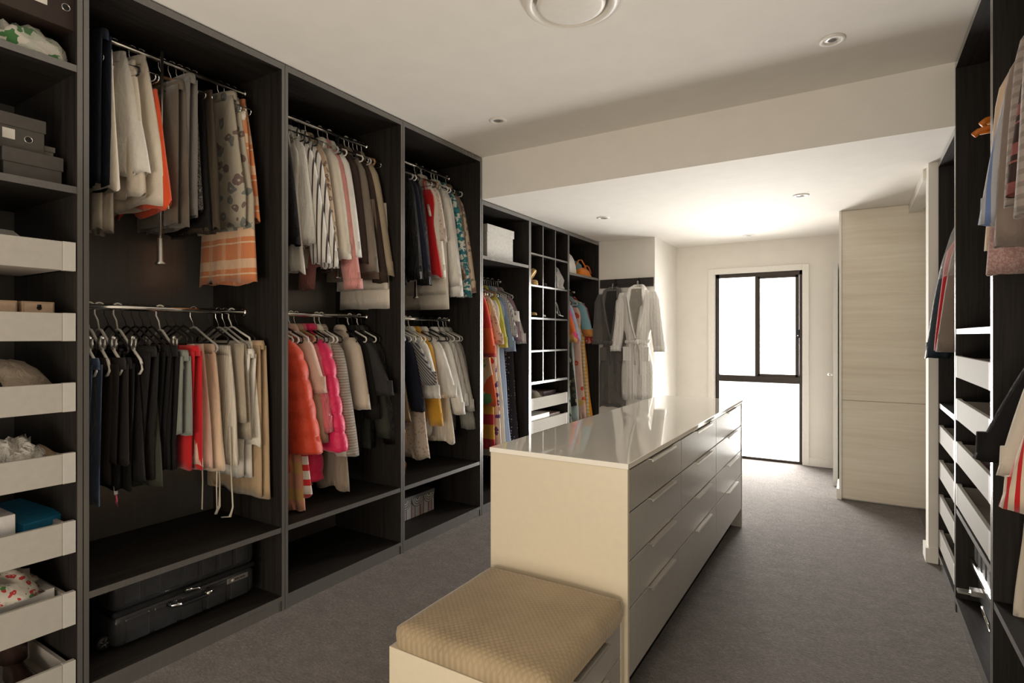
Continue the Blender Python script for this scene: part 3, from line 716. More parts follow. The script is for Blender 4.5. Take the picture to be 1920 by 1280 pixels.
# rail, kind, y, hem height z, half width, material, hanger, description, category, options
ITEMS = [
 ('L1u', 'T', 1.048, 1.96, 0.17, 'denim', 'chrome', 'dark blue jeans hung nearest the white drawers', 'jeans', {'zt': 0.05, 'hemw': 0.95, 'fold': 0.007}),
 ('L1u', 'K', 1.083, 1.936, 0.182, 'cream', 'chrome', 'plain cream linen skirt half hidden behind jeans', 'skirt', {'zt': 0.12, 'flare': 1.1}),
 ('L1u', 'T', 1.118, 1.8, 0.1, 'cream', 'chrome', 'cream trousers with frayed hem below the jeans', 'trousers', {'zt': 0.12, 'dx': -0.06}),
 ('L1u', 'K', 1.153, 2.024, 0.175, 'white_crumple', 'chrome', 'crumpled shiny white trousers with wide open hem', 'trousers', {'zt': 0.06, 'top': 0.36, 'flare': 1.2, 'fold': 0.009, 'yaw': 0.2}),
 ('L1u', 'K', 1.188, 1.932, 0.174, 'cream', 'black', 'cream skirt with back vent', 'skirt', {'zt': 0.1, 'top': 0.6}),
 ('L1u', 'K', 1.223, 1.9, 0.192, 'cream', 'chrome', 'cream button skirt with two dark buttons', 'skirt', {'zt': 0.05, 'top': 0.42, 'flare': 1.2, 'yaw': 0.15}),
 ('L1u', 'K', 1.258, 1.899, 0.209, 'orange', 'chrome', 'bright orange-red skirt with curled hem', 'skirt', {'zt': 0.2, 'top': 0.62, 'flare': 1.1, 'hem': 0.03}),
 ('L1u', 'T', 1.346, 1.843, 0.171, 'taupe', 'wood', 'olive brown trousers beside the pull-down rod', 'trousers', {'zt': 0.14, 'hemw': 1.05}),
 ('L1u', 'T', 1.388, 1.898, 0.19, 'grey', 'chrome', 'mid grey trousers with dark turned cuff', 'trousers', {'zt': 0.1, 'hemw': 0.95}),
 ('L1u', 'K', 1.423, 1.916, 0.171, 'tweed', 'chrome', 'short black and grey tweed skirt', 'skirt', {'zt': 0.2, 'top': 0.8, 'flare': 1.05}),
 ('L1u', 'K', 1.458, 1.843, 0.157, 'black', 'chrome', 'sheer black skirt behind floral trousers', 'skirt', {'zt': 0.15}),
 ('L1u', 'K', 1.493, 1.838, 0.183, 'brown_sheer', 'chrome', 'sheer dark brown pleated skirt', 'skirt', {'zt': 0.12, 'k': 9}),
 ('L1u', 'T', 1.621, 1.879, 0.2, 'beige_floral', 'chrome', 'beige trousers printed with dark brown flowers', 'trousers', {'zt': 0.07, 'top': 0.55, 'hemw': 1.05, 'yaw': 0.1}),
 ('L1u', 'K', 1.656, 1.613, 0.192, 'orange_plaid', 'chrome', 'long orange plaid skirt with cream waistband', 'skirt', {'zt': 0.16, 'top': 0.75, 'flare': 1.2, 'band': 'cream', 'fold': 0.008}),
 ('L1u', 'K', 1.691, 1.916, 0.214, 'orange_plaid', 'chrome', 'orange and cream plaid skirt folded narrow', 'skirt', {'zt': 0.08, 'top': 0.45, 'flare': 1.05, 'fold': 0.012}),
 ('L1l', 'T', 1.017, 0.691, 0.2, 'denim_blue', 'whiteclip', 'long dark blue jeans at left end', 'jeans', {'zt': 0.225, 'fold': 0.009}),
 ('L1l', 'T', 1.059, 0.768, 0.18, 'brownblack', 'whiteclip', 'faded brown black trousers with turned hem', 'trousers', {'zt': 0.225}),
 ('L1l', 'T', 1.095, 0.843, 0.21, 'brownblack', 'whiteclip', 'dark chocolate trousers with pointed hem', 'trousers', {'zt': 0.225, 'hemw': 0.95}),
 ('L1l', 'T', 1.13, 0.726, 0.2, 'black', 'blackclip', 'long black trousers with pink pull tag', 'trousers', {'zt': 0.225, 'parts': [('tag', 'white', [(0.12, -0.02, -0.735), (0.125, -0.02, -0.77)], (0.012, 0.003)), ('tag_loop', 'hotpink', [(0.125, -0.02, -0.77), (0.133, -0.02, -0.795), (0.13, -0.016, -0.82), (0.122, -0.02, -0.795)], 0.003)]}),
 ('L1l', 'K', 1.164, 0.748, 0.2, 'black', 'whiteclip', 'plain black skirt with straight hem', 'skirt', {'zt': 0.225, 'flare': 1.05}),
 ('L1l', 'T', 1.198, 0.759, 0.22, 'black2', 'blackclip', 'soft black trousers in the dark middle', 'trousers', {'zt': 0.18}),
 ('L1l', 'K', 1.233, 0.711, 0.174, 'olive', 'blackclip', 'very dark olive skirt in dark middle', 'skirt', {'zt': 0.18}),
 ('L1l', 'T', 1.267, 0.782, 0.21, 'black', 'blackclip', 'black trousers beside the banded ones', 'trousers', {'zt': 0.18}),
 ('L1l', 'T', 1.3, 0.778, 0.22, 'black', 'blackclip', 'slim black trousers beside sage ones', 'trousers', {'zt': 0.18}),
 ('L1l', 'T', 1.336, 0.928, 0.225, 'sage', 'whiteclip', 'short sage grey trousers before the red ones', 'trousers', {'zt': 0.2, 'hemw': 1.0}),
 ('L1l', 'T', 1.37, 0.764, 0.23, 'red', 'black', 'bright red track trousers', 'trousers', {'zt': 0.18, 'hemw': 0.95}),
 ('L1l', 'K', 1.407, 0.775, 0.196, 'blush', 'black', 'blush pink lace skirt', 'skirt', {'zt': 0.17, 'k': 8}),
 ('L1l', 'K', 1.441, 0.749, 0.196, 'blush', 'black', 'peach pleated skirt next to blush lace', 'skirt', {'zt': 0.17, 'k': 9}),
 ('L1l', 'K', 1.488, 0.736, 0.204, 'peach', 'greyclip', 'pale apricot pleated skirt with long ties', 'skirt', {'zt': 0.17, 'k': 9, 'fold': 0.014, 'parts': [('tie', 'cord', [(0.1, -0.02, -0.68), (0.105, -0.02, -0.8), (0.1, -0.02, -0.93)], (0.01, 0.003)), ('tie', 'cord', [(0.2, -0.01, -0.68), (0.196, -0.01, -0.82), (0.2, -0.01, -0.935)], (0.006, 0.003))]}),
 ('L1l', 'K', 1.578, 0.747, 0.204, 'pleat_cream', 'black', 'ivory pleated trousers with two dangling ties', 'trousers', {'zt': 0.18, 'k': 9, 'fold': 0.016, 'parts': [('tie', 'cord', [(0.11, -0.03, -0.66), (0.13, -0.03, -0.8), (0.125, -0.03, -0.93), (0.09, -0.03, -0.975)], (0.007, 0.003)), ('tie', 'cord', [(0.2, -0.02, -0.55), (0.215, -0.02, -0.8), (0.225, -0.02, -0.92), (0.2, -0.02, -0.97), (0.13, -0.02, -0.985)], (0.007, 0.003))]}),
 ('L1l', 'F', 1.612, 0.84, 0.225, 'sand', 'greyclip', 'sand coloured trousers folded over grey hanger', 'trousers', {'zt': 0.17, 'yaw': 0.05}),
 ('L1l', 'T', 1.646, 0.667, 0.22, 'offwhite', 'greyclip', 'off-white trousers with red drawcord', 'trousers', {'zt': 0.2, 'parts': [('drawcord', 'crimson', [(-0.06, -0.03, -0.5), (-0.055, -0.03, -0.62), (-0.05, -0.03, -0.7)], 0.004)]}),
 ('L1l', 'K', 1.68, 0.819, 0.204, 'ivory', 'white', 'ivory white blouse-weight skirt near right end', 'skirt', {'zt': 0.16, 'k': 7}),
 ('L1l', 'T', 1.714, 0.561, 0.214, 'tan', 'black', 'long tan chinos at right end', 'trousers', {'zt': 0.16, 'hemw': 1.1, 'fold': 0.01}),
 ('L2u', 'S', 1.896, 1.795, 0.1, 'black', 'black', 'black coat nearest the suitcase bay', 'coat', {'sl': 0.62, 'out': 0.11}),
 ('L2u', 'D', 1.967, 1.691, 0.19, 'offwhite', 'chrome', 'cream pleated blouse with hanging ribbons', 'blouse', {'k': 8, 'flare': 1.05}),
 ('L2u', 'S', 2.007, 1.723, 0.1, 'linen', 'black', 'white shirt half covered by striped sleeves', 'shirt', {'sl': 0.6, 'out': 0.11}),
 ('L2u', 'S', 2.046, 1.812, 0.1, 'bwstripe', 'black', 'first black and white striped shirt', 'shirt', {'sl': 0.7, 'out': 0.135, 'r0': 0.075, 'r1': 0.066}),
 ('L2u', 'S', 2.099, 1.836, 0.1, 'bwstripe', 'black', 'second black and white striped shirt', 'shirt', {'sl': 0.7, 'out': 0.14500000000000002, 'r0': 0.075, 'r1': 0.062}),
 ('L2u', 'S', 2.142, 1.831, 0.105, 'leopard_tan', 'chrome', 'thin tan leopard blouse beside pink silk', 'blouse', {'sl': 0.6, 'out': 0.125}),
 ('L2u', 'S', 2.23, 1.839, 0.1, 'ivory', 'grey', 'ivory satin blouse behind pink silk', 'blouse', {'sl': 0.66, 'out': 0.135}),
 ('L2u', 'S', 2.265, 1.747, 0.1, 'pink', 'black', 'pink silk shirt with buttoned cuff', 'shirt', {'sl': 0.8, 'cuff': 'pink', 'out': 0.155, 'r0': 0.078, 'r1': 0.06}),
 ('L2u', 'S', 2.3, 1.962, 0.1, 'white', 'white', 'smooth white jacket with rounded sleeve', 'jacket', {'sl': 0.62, 'out': 0.135, 'r0': 0.085, 'r1': 0.07}),
 ('L2u', 'S', 2.366, 1.824, 0.11, 'chocolate', 'black', 'black brown jacket behind taupe sleeve', 'jacket', {'sl': 0.66, 'out': 0.11}),
 ('L2u', 'S', 2.43, 1.851, 0.1, 'taupe_jacket', 'white', 'taupe wool jacket with wide sleeve', 'jacket', {'sl': 0.68, 'out': 0.14500000000000002, 'r0': 0.08, 'r1': 0.066}),
 ('L2u', 'F', 2.465, 1.686, 0.216, 'wool', 'chrome', 'brown wool trousers peeping under the jackets', 'trousers', {'zt': 0.4, 'yaw': 0.05}),
 ('L2u', 'S', 2.5, 1.781, 0.1, 'chocolate', 'grey', 'dark aubergine brown jacket', 'jacket', {'sl': 0.74, 'out': 0.14500000000000002}),
 ('L2u', 'S', 2.535, 1.857, 0.115, 'tan_jacket', 'wood', 'tan jacket at right end', 'jacket', {'sl': 0.7, 'out': 0.135}),
 ('L2u', 'F', 2.57, 1.512, 0.206, 'ivory', 'chrome', 'long ivory trousers folded at right end', 'trousers', {'zt': 0.4, 'yaw': 0.08}),
 ('L2l', 'P', 1.885, 0.606, 0.125, 'puffer_orange', 'white', 'quilted orange puffer jacket', 'jacket', {'sl': 0.6, 'hv': 0.062, 'yaw': 0.36}),
 ('L2l', 'D', 1.96, 0.414, 0.167, 'ruffle_peach', 'white', 'peach and mustard tiered dress', 'dress', {'k': 7, 'flare': 1.2}),
 ('L2l', 'D', 1.995, 0.491, 0.191, 'ruffle_red', 'black', 'red and white ruffled dress', 'dress', {'k': 9, 'flare': 1.15, 'fold': 0.02}),
 ('L2l', 'S', 2.03, 0.711, 0.146, 'blush', 'white', 'blush blouse with gold bow sleeve', 'blouse', {'sl': 0.3, 'out': 0.075, 'r0': 0.05, 'r1': 0.06}),
 ('L2l', 'S', 2.065, 0.758, 0.11, 'camel', 'wood', 'thin camel cardigan', 'cardigan', {'sl': 0.58, 'out': 0.11}),
 ('L2l', 'S', 2.1, 0.77, 0.105, 'rose_satin', 'black', 'crimson and rose satin blouse', 'blouse', {'sl': 0.5, 'out': 0.135}),
 ('L2l', 'P', 2.135, 0.515, 0.115, 'puffer_pink', 'black', 'magenta pink puffer coat', 'coat', {'sl': 0.62, 'hv': 0.05}),
 ('L2l', 'S', 2.17, 0.694, 0.105, 'leopard', 'black', 'cream blouse with black leopard spots', 'blouse', {'sl': 0.62, 'out': 0.125}),
 ('L2l', 'S', 2.205, 0.686, 0.105, 'cream', 'white', 'long cream coat with narrow sleeve', 'coat', {'sl': 0.66, 'out': 0.135}),
 ('L2l', 'S', 2.24, 0.743, 0.1, 'knit_stripe', 'white', 'chunky grey beige ribbed knit jumper', 'jumper', {'sl': 0.66, 'out': 0.135, 'r0': 0.1, 'r1': 0.085, 'hvs': 0.055, 'fold': 0.009}),
 ('L2l', 'D', 2.275, 0.456, 0.182, 'frayed', 'black', 'taupe dress with frayed hem', 'dress', {'k': 6, 'flare': 1.1, 'hem': 0.02}),
 ('L2l', 'S', 2.381, 0.617, 0.126, 'blouse_cream', 'black', 'cream pink blouse with short puffed sleeve', 'blouse', {'sl': 0.42, 'out': 0.105, 'r0': 0.07, 'r1': 0.06}),
 ('L2l', 'S', 2.458, 0.605, 0.11, 'black', 'white', 'plain black top beside the cream pink blouse', 'top', {'sl': 0.5, 'out': 0.11}),
 ('L2l', 'S', 2.492, 0.799, 0.1, 'charcoal', 'black', 'charcoal t-shirt with wide short sleeve', 't-shirt', {'sl': 0.34, 'out': 0.16499999999999998, 'r0': 0.085, 'r1': 0.095}),
 ('L2l', 'S', 2.535, 0.622, 0.115, 'olive', 'white', 'very dark olive shirt', 'shirt', {'sl': 0.6, 'out': 0.11}),
 ('L2l', 'S', 2.57, 0.622, 0.115, 'leather', 'black', 'shiny black leather jacket at right end', 'jacket', {'sl': 0.66, 'out': 0.135, 'r0': 0.08, 'hvs': 0.036}),
 ('L3u', 'S', 2.871, 1.678, 0.11, 'sheen_black', 'grey', 'black jacket at left end', 'jacket', {'sl': 0.72, 'out': 0.11}),
 ('L3u', 'S', 2.911, 1.71, 0.115, 'navy', 'white', 'navy black shirt', 'shirt', {'sl': 0.7, 'out': 0.11}),
 ('L3u', 'S', 2.946, 1.719, 0.12, 'sheen_black', 'black', 'glossy black blouse beside red dress', 'blouse', {'sl': 0.72, 'out': 0.11}),
 ('L3u', 'D', 3.077, 1.768, 0.214, 'red', 'chrome', 'short scarlet dress with lace trim', 'dress', {'flare': 1.1, 'parts': [('lace_trim', 'lace', [(0.13, -0.02, -0.3), (0.14, -0.02, -0.34), (0.15, -0.02, -0.38)], (0.02, 0.01))]}),
 ('L3u', 'S', 3.112, 1.727, 0.11, 'ivory', 'black', 'ivory open cardigan', 'cardigan', {'sl': 0.66, 'out': 0.11}),
 ('L3u', 'S', 3.147, 1.958, 0.11, 'lace', 'wood', 'blush lace top', 'top', {'sl': 0.4, 'out': 0.11}),
 ('L3u', 'F', 3.182, 1.533, 0.216, 'ivory', 'chrome', 'wide ivory shorts below the dark jackets', 'shorts', {'zt': 0.45, 'yaw': 0.05, 'dx': -0.02}),
 ('L3u', 'S', 3.265, 1.849, 0.1, 'linen', 'white', 'white linen shirt with folded cuff', 'shirt', {'sl': 0.74, 'out': 0.135, 'r0': 0.08}),
 ('L3u', 'S', 3.3, 1.762, 0.105, 'white', 'white', 'white blouse with pompom hem', 'blouse', {'sl': 0.78, 'out': 0.135}),
 ('L3u', 'K', 3.335, 1.647, 0.157, 'grey_lace', 'chrome', 'grey lace skirt under white blouses', 'skirt', {'zt': 0.4}),
 ('L3u', 'S', 3.37, 1.794, 0.11, 'teal', 'black', 'teal and white printed blouse', 'blouse', {'sl': 0.78, 'out': 0.135}),
 ('L3u', 'S', 3.405, 1.963, 0.115, 'floral_brown', 'black', 'dark brown floral blouse', 'blouse', {'sl': 0.66, 'out': 0.11}),
 ('L3u', 'S', 3.44, 1.819, 0.1, 'floral_beige', 'grey', 'beige blouse with brown flowers at right end', 'blouse', {'sl': 0.78, 'out': 0.14500000000000002, 'r0': 0.075, 'r1': 0.07}),
 ('L3l', 'D', 2.809, 0.785, 0.182, 'gold_sheer', 'white', 'sheer old gold dress at left end', 'dress', {}),
 ('L3l', 'S', 2.86, 0.745, 0.115, 'navy', 'white', 'long navy tunic', 'tunic', {'sl': 0.5, 'out': 0.11}),
 ('L3l', 'S', 2.897, 0.741, 0.1, 'navy_stripe', 'white', 'navy and white diagonal striped tee', 't-shirt', {'sl': 0.32, 'out': 0.16499999999999998, 'r0': 0.085, 'r1': 0.09}),
 ('L3l', 'D', 2.97, 0.511, 0.2, 'lace', 'white', 'pale nude lace dress with uneven hem', 'dress', {'k': 6}),
 ('L3l', 'S', 3.015, 0.571, 0.1, 'linen', 'white', 'first white linen shirt left of mustard', 'shirt', {'sl': 0.4, 'out': 0.155, 'r0': 0.08, 'r1': 0.075}),
 ('L3l', 'S', 3.074, 0.715, 0.11, 'mustard', 'black', 'mustard yellow blouse', 'blouse', {'sl': 0.6, 'out': 0.11}),
 ('L3l', 'S', 3.157, 0.607, 0.1, 'linen', 'black', 'white smock with cuffed sleeve right of mustard', 'blouse', {'sl': 0.42, 'out': 0.16499999999999998, 'r0': 0.085, 'r1': 0.08}),
 ('L3l', 'D', 3.239, 0.577, 0.209, 'pleat_cream', 'black', 'ivory sleeveless pleated dress', 'dress', {'k': 8}),
 ('L3l', 'S', 3.276, 0.612, 0.1, 'white', 'black', 'white blouse with gathered sleeve', 'blouse', {'sl': 0.56, 'out': 0.155, 'r0': 0.08}),
 ('L3l', 'S', 3.349, 0.62, 0.1, 'graystripe', 'white', 'white and grey pinstripe shirt', 'shirt', {'sl': 0.5, 'out': 0.14500000000000002}),
 ('L3l', 'S', 3.405, 0.668, 0.1, 'linen_grey', 'white', 'pale grey linen shirt', 'shirt', {'sl': 0.54, 'out': 0.155, 'r1': 0.065}),
 ('L3l', 'S', 3.44, 0.613, 0.104, 'sagegrey', 'grey', 'long sage grey linen coat at right end', 'coat', {'sl': 0.7, 'out': 0.14500000000000002, 'r1': 0.062, 'hemw': 1.15}),
 ('L4', 'S', 3.705, 0.41, 0.135, 'kaftan', 'chrome', 'bright red kaftan at left end', 'kaftan', {'sl': 0.5, 'out': 0.11499999999999999, 'hemw': 1.0}),
 ('L4', 'D', 3.749, 0.796, 0.208, 'panel_print', 'chrome', 'green and orange colour-block dress', 'dress', {'flare': 1.25}),
 ('L4', 'D', 3.784, 0.437, 0.23, 'gold_print', 'chrome', 'mustard and red banded maxi dress', 'dress', {'flare': 1.0}),
 ('L4', 'S', 3.818, 1.046, 0.105, 'nude_lace', 'grey', 'nude lace blouse with beaded cuffs', 'blouse', {'sl': 0.42, 'out': 0.135}),
 ('L4', 'D', 3.853, 0.386, 0.233, 'print_white', 'chrome', 'white maxi dress with crimson print', 'dress', {'flare': 1.05}),
 ('L4', 'D', 3.9, 0.355, 0.236, 'ivory', 'wood', 'long ivory maxi dress', 'dress', {'flare': 1.1, 'k': 7}),
 ('L4', 'S', 3.935, 1.038, 0.115, 'citron', 'chrome', 'citron yellow blouse', 'blouse', {'sl': 0.45, 'out': 0.11}),
 ('L4', 'D', 3.97, 0.358, 0.238, 'paleblue', 'chrome', 'long pale blue maxi dress', 'dress', {'flare': 1.05}),
 ('L4', 'S', 4.005, 1.079, 0.125, 'blue', 'grey', 'dusty blue shirt with rolled sleeves', 'shirt', {'sl': 0.46, 'out': 0.125}),
 ('L4', 'S', 4.04, 0.775, 0.145, 'gingham', 'chrome', 'small grey gingham check dress', 'dress', {'sl': 0.35, 'hemw': 1.05, 'out': 0.11}),
 ('L4', 'S', 4.075, 1.304, 0.1, 'white_print', 'grey', 'white printed blouse with puffed sleeve', 'blouse', {'sl': 0.22, 'out': 0.135, 'r0': 0.075, 'r1': 0.08}),
 ('L4', 'D', 4.11, 0.297, 0.245, 'dark_floral', 'chrome', 'black dotted maxi dress at right end', 'dress', {'flare': 1.0}),
 ('L4', 'S', 4.145, 1.023, 0.13, 'mauve', 'chrome', 'mauve crochet top at right end', 'top', {'sl': 0.4, 'out': 0.11}),
 ('L4', 'S', 4.18, 1.07, 0.1, 'graystripe', 'white', 'white striped shirt with rolled cuff', 'shirt', {'sl': 0.4, 'out': 0.155, 'r1': 0.07}),
 ('L6', 'D', 5.178, 0.481, 0.218, 'green_print', 'chrome', 'white and green leaf maxi dress', 'dress', {}),
 ('L6', 'S', 5.259, 1.213, 0.115, 'orange_print', 'white', 'orange and hot pink printed kaftan', 'kaftan', {'sl': 0.42, 'hemw': 1.05, 'out': 0.135}),
 ('L6', 'D', 5.305, 0.63, 0.223, 'dark_leaf', 'black', 'black dress with pale leaf print', 'dress', {}),
 ('L6', 'S', 5.34, 1.378, 0.12, 'lilac', 'white', 'lilac blue blouse with pointed cuffs', 'blouse', {'sl': 0.4, 'out': 0.135}),
 ('L6', 'D', 5.375, 0.446, 0.218, 'aqua', 'black', 'pale aqua long dress', 'dress', {}),
 ('L6', 'D', 5.516, 0.466, 0.243, 'pink_embro', 'white', 'pale pink dress with orange embroidered flowers', 'dress', {'flare': 1.05}),
 ('L6', 'S', 5.595, 1.206, 0.16, 'tunic_print', 'white', 'blue tunic with orange patterned hem', 'tunic', {'sl': 0.36, 'hemw': 1.1, 'out': 0.11}),
 ('L6', 'D', 5.63, 0.423, 0.232, 'yellow_check', 'white', 'cream and yellow checked long dress', 'dress', {}),
 ('L6', 'D', 5.665, 0.443, 0.23, 'marigold', 'chrome', 'marigold orange maxi dress', 'dress', {'flare': 1.15}),
 ('L6', 'S', 5.7, 0.82, 0.14, 'red_print', 'chrome', 'red floral robe at right end', 'dress', {'sl': 0.44, 'out': 0.11}),
 ('R1', 'S', 3.66, 1.425, 0.197, 'mink', 'white', 'taupe jacket under clear plastic film', 'jacket', {'sl': 0.62, 'out': 0.1, 'r0': 0.08, 'r1': 0.07, 'hvs': 0.045}),
 ('R1', 'K', 3.74, 1.255, 0.183, 'crimson', 'chrome', 'crimson skirt below the taupe jacket', 'skirt', {'zt': 0.3}),
 ('R1', 'S', 3.86, 1.438, 0.215, 'red', 'black', 'red jacket between navy and taupe', 'jacket', {'sl': 0.6, 'out': 0.08, 'hvs': 0.04}),
 ('R1', 'S', 3.98, 1.434, 0.206, 'shell_navy', 'black', 'navy teal rain jacket with cuffed sleeve', 'jacket', {'sl': 0.66, 'out': 0.12, 'r0': 0.075, 'r1': 0.06, 'hvs': 0.045}),
 ('R3u', 'S', 1.991, 1.679, 0.23, 'ribgrey', 'white', 'long taupe cardigan nearest the camera', 'cardigan', {'sl': 0.6, 'out': 0.07, 'r0': 0.09, 'hvs': 0.045}),
 ('R3u', 'S', 2.098, 1.699, 0.22, 'dark_red_plaid', 'black', 'dark brown shirt with red plaid cuff', 'shirt', {'sl': 0.52, 'out': 0.08, 'hvs': 0.04}),
 ('R3u', 'S', 2.213, 1.519, 0.218, 'ribgrey', 'wood', 'pale taupe ribbed top', 'top', {'sl': 0.55, 'out': 0.05, 'r0': 0.09, 'r1': 0.08, 'hvs': 0.04}),
 ('R3u', 'S', 2.391, 1.69, 0.21, 'mink', 'white', 'mink brown knit with ribbed cuff', 'jumper', {'sl': 0.64, 'out': 0.07, 'r0': 0.085, 'hvs': 0.04}),
 ('R3u', 'S', 2.465, 1.76, 0.187, 'lightblue_stripe', 'white', 'pale blue striped shirt at far end', 'shirt', {'sl': 0.56, 'out': 0.11, 'r0': 0.08, 'r1': 0.07, 'hvs': 0.04}),
 ('R3u', 'S', 2.527, 1.702, 0.188, 'pinkmarl', 'black', 'pink marl jumper', 'jumper', {'sl': 0.7, 'out': 0.07, 'r0': 0.085, 'r1': 0.075, 'hvs': 0.04}),
 ('R3u', 'S', 2.57, 1.711, 0.22, 'peach', 'white', 'pale apricot blouse behind blue stripes', 'blouse', {'sl': 0.62, 'out': 0.06}),
 ('R3l', 'S', 2.063, 0.901, 0.135, 'redwhite', 'white', 'red and cream striped shirt', 'shirt', {'sl': 0.5, 'out': 0.14, 'r0': 0.1, 'r1': 0.1, 'hvs': 0.05}),
 ('R3l', 'S', 2.242, 1.056, 0.149, 'ivory', 'white', 'ivory chiffon blouse with lace edge', 'blouse', {'sl': 0.42, 'out': 0.12, 'r0': 0.09, 'r1': 0.09, 'hvs': 0.04}),
 ('R3l', 'S', 2.37, 1.051, 0.104, 'black', 'black', 'black velvet jacket with wide sleeve', 'jacket', {'sl': 0.4, 'out': 0.2, 'r0': 0.1, 'r1': 0.09, 'hvs': 0.05}),
 ('R3l', 'D', 2.407, 0.983, 0.236, 'peach', 'black', 'pale peach camisole top', 'top', {'flare': 1.1}),
 ('R3l', 'K', 2.502, 0.385, 0.2, 'cream', 'black', 'long cream skirt hanging nearest the camera', 'skirt', {'zt': 0.3, 'flare': 1.1, 'fold': 0.016}),
 ('R3l', 'T', 2.57, 0.54, 0.2, 'black2', 'black', 'black trousers behind red stripes', 'trousers', {'zt': 0.3}),
]
SHORT = {'shirt', 'blouse', 'jacket', 'coat', 'cardigan', 'jumper', 'top', 't-shirt', 'tunic', 'dress', 'kaftan'}
for idx, (rk, kind, y, zh, hu, mk, hs, desc, cat, op) in enumerate(ITEMS):
    xr, zr, rz = RAILS[rk]; rnd = random.Random(idx * 13 + 5)
    yaw = op.get('yaw', rnd.uniform(-.06, .06)); o = dict(op)
    for q in ('yaw', 'nm', 'parts', 'dx'): o.pop(q, None)
    loc = (xr + op.get('dx', 0), y, zr)
    nm = op.get('nm', cat.replace('-', '_').replace(' ', '_'))
    lab = desc + ' on ' + WHERE[rk]
    g = thing(nm, lab, cat, loc, rz + yaw, 'clothes on ' + WHERE[rk])
    m_ = F[mk]; sd = idx * 7 + 3
    if 'mat2' in o: o['mat2'] = F[o['mat2']]
    if 'cuff' in o: o['cuff'] = F[o['cuff']]
    if 'band' in o: o['band'] = F[o['band']]
    zl = zr - zh
    if kind == 'S': shoulder_garment(g, m_, zl - .085, hu, seed=sd, **o)
    elif kind == 'P': puffer(g, m_, zl - .085, hu, o.pop('sl', .5), o.pop('hv', .045), sd, **o)
    elif kind == 'D': strap_dress(g, m_, zl - .085, hu, seed=sd, **o)
    elif kind == 'K': skirt(g, m_, zl - o.get('zt', .15), hu, seed=sd, **o)
    elif kind == 'T': trousers(g, m_, zl - o.get('zt', .15), hu, seed=sd, **o)
    elif kind == 'F': foldover(g, m_, zl - o.get('zt', .19), hu, seed=sd, **o)
    for pt in op.get('parts', ()):
        pn, pm, pts, rad = pt
        pymesh(pn, sweep(pts, rad, 6), F[pm] if pm in F else pm, g)
    if hs:
        hanger(hs, {'white': 'white plastic', 'black': 'black', 'grey': 'grey plastic', 'wood': 'wooden', 'chrome': 'thin chrome', 'whiteclip': 'white plastic clip', 'blackclip': 'black clip', 'greyclip': 'grey clip'}[hs] + ' hanger holding the ' + desc,
               (loc[0], y, zr), rz + yaw, 'hangers on ' + WHERE[rk], .12 if kind in 'KT' else .1)
# ---------------------------------------------------------------- pull-down rod of the wardrobe lift
pr = pymesh('pull_rod', sweep([(.40, 1.296 - .925, 2.60), (.40, 1.296 - .925, 2.2), (.385, 1.296 - .925, 1.76)], .006, 8), M_steel, B['L1'])
pymesh('rod_grip', rot_vf(lathe([(.0005, 0), (.020, 0), (.022, .006), (.013, .016), (.0125, .115), (.008, .12), (.0005, .12)], 16), Matrix.Translation((.385, 1.296 - .925, 1.665))), M_steel, pr)
for bk, yy, z0, z1 in (('L2', 2.34 - 1.77, 2.56, 1.70), ('L3', 3.05 - 2.615, 2.56, 1.62)):
    pr = pymesh('pull_rod', sweep([(.33, yy, z0), (.33, yy, 2.1), (.325, yy, z1 + .1)], .006, 8), M_steel, B[bk])
    pymesh('rod_grip', rot_vf(lathe([(.0005, 0), (.020, 0), (.022, .006), (.013, .016), (.0125, .115), (.0005, .12)], 16), Matrix.Translation((.325, yy, z1))), M_steel, pr)
# long cream ribbon belt hanging from the upper rail of the second bay
tag(pymesh('ribbon_belt', sweep([(-2.50, 1.850, 1.70), (-2.50, 1.850, 1.50), (-2.495, 1.846, 1.34), (-2.50, 1.845, 1.26)], [(.014, .004), (.012, .004), (.016, .004), (.008, .003)], 8), F['cord']),
    'long cream ribbon belt hanging down between the two rails of second bay', 'belt')
# feather boa
rnd = random.Random(3); fv = []
for i in range(150):
    t = rnd.random(); z = .84 - .30 * t; a_ = rnd.uniform(0, 6.28); q = .018 + .03 * t
    p = Vector((-2.47 + .02 * math.sin(7 * t), 2.672 + .004 * t, z)); e = p + Vector((math.cos(a_) * q, math.sin(a_) * q * .55, -rnd.uniform(.04, .09)))
    fv.append(sweep([tuple(p), tuple((p + e) / 2 + Vector((0, 0, .012))), tuple(e)], [.004, .0032, .0008], 4))
bo = thing('feather_boa', 'orange feather boa hanging at left end of third bay', 'boa', (-2.47, 2.672, .8))
o_ = pymesh('plume', (([tuple(Vector(p) - Vector((-2.47, 2.672, .8))) for p in merge(*fv)[0]]), merge(*fv)[1]), F['feather'], bo); o_['kind'] = 'stuff'
pymesh('cord', sweep([(0, 0, .50), (0, .0, .3), (.004, 0, .1), (.0, .004, -.1)], .004, 6), F['feather'], bo)
st_ = [sweep([(.0, .003, -.2), (.012 * math.cos(k), .01 * math.sin(k), -.24), (.02 * math.cos(k), .014 * math.sin(k), -.285)], [.004, .004, .001], 4) for k in range(6)]
pymesh('green_tip', merge(*st_), plain((.10, .16, .04), .8), bo)

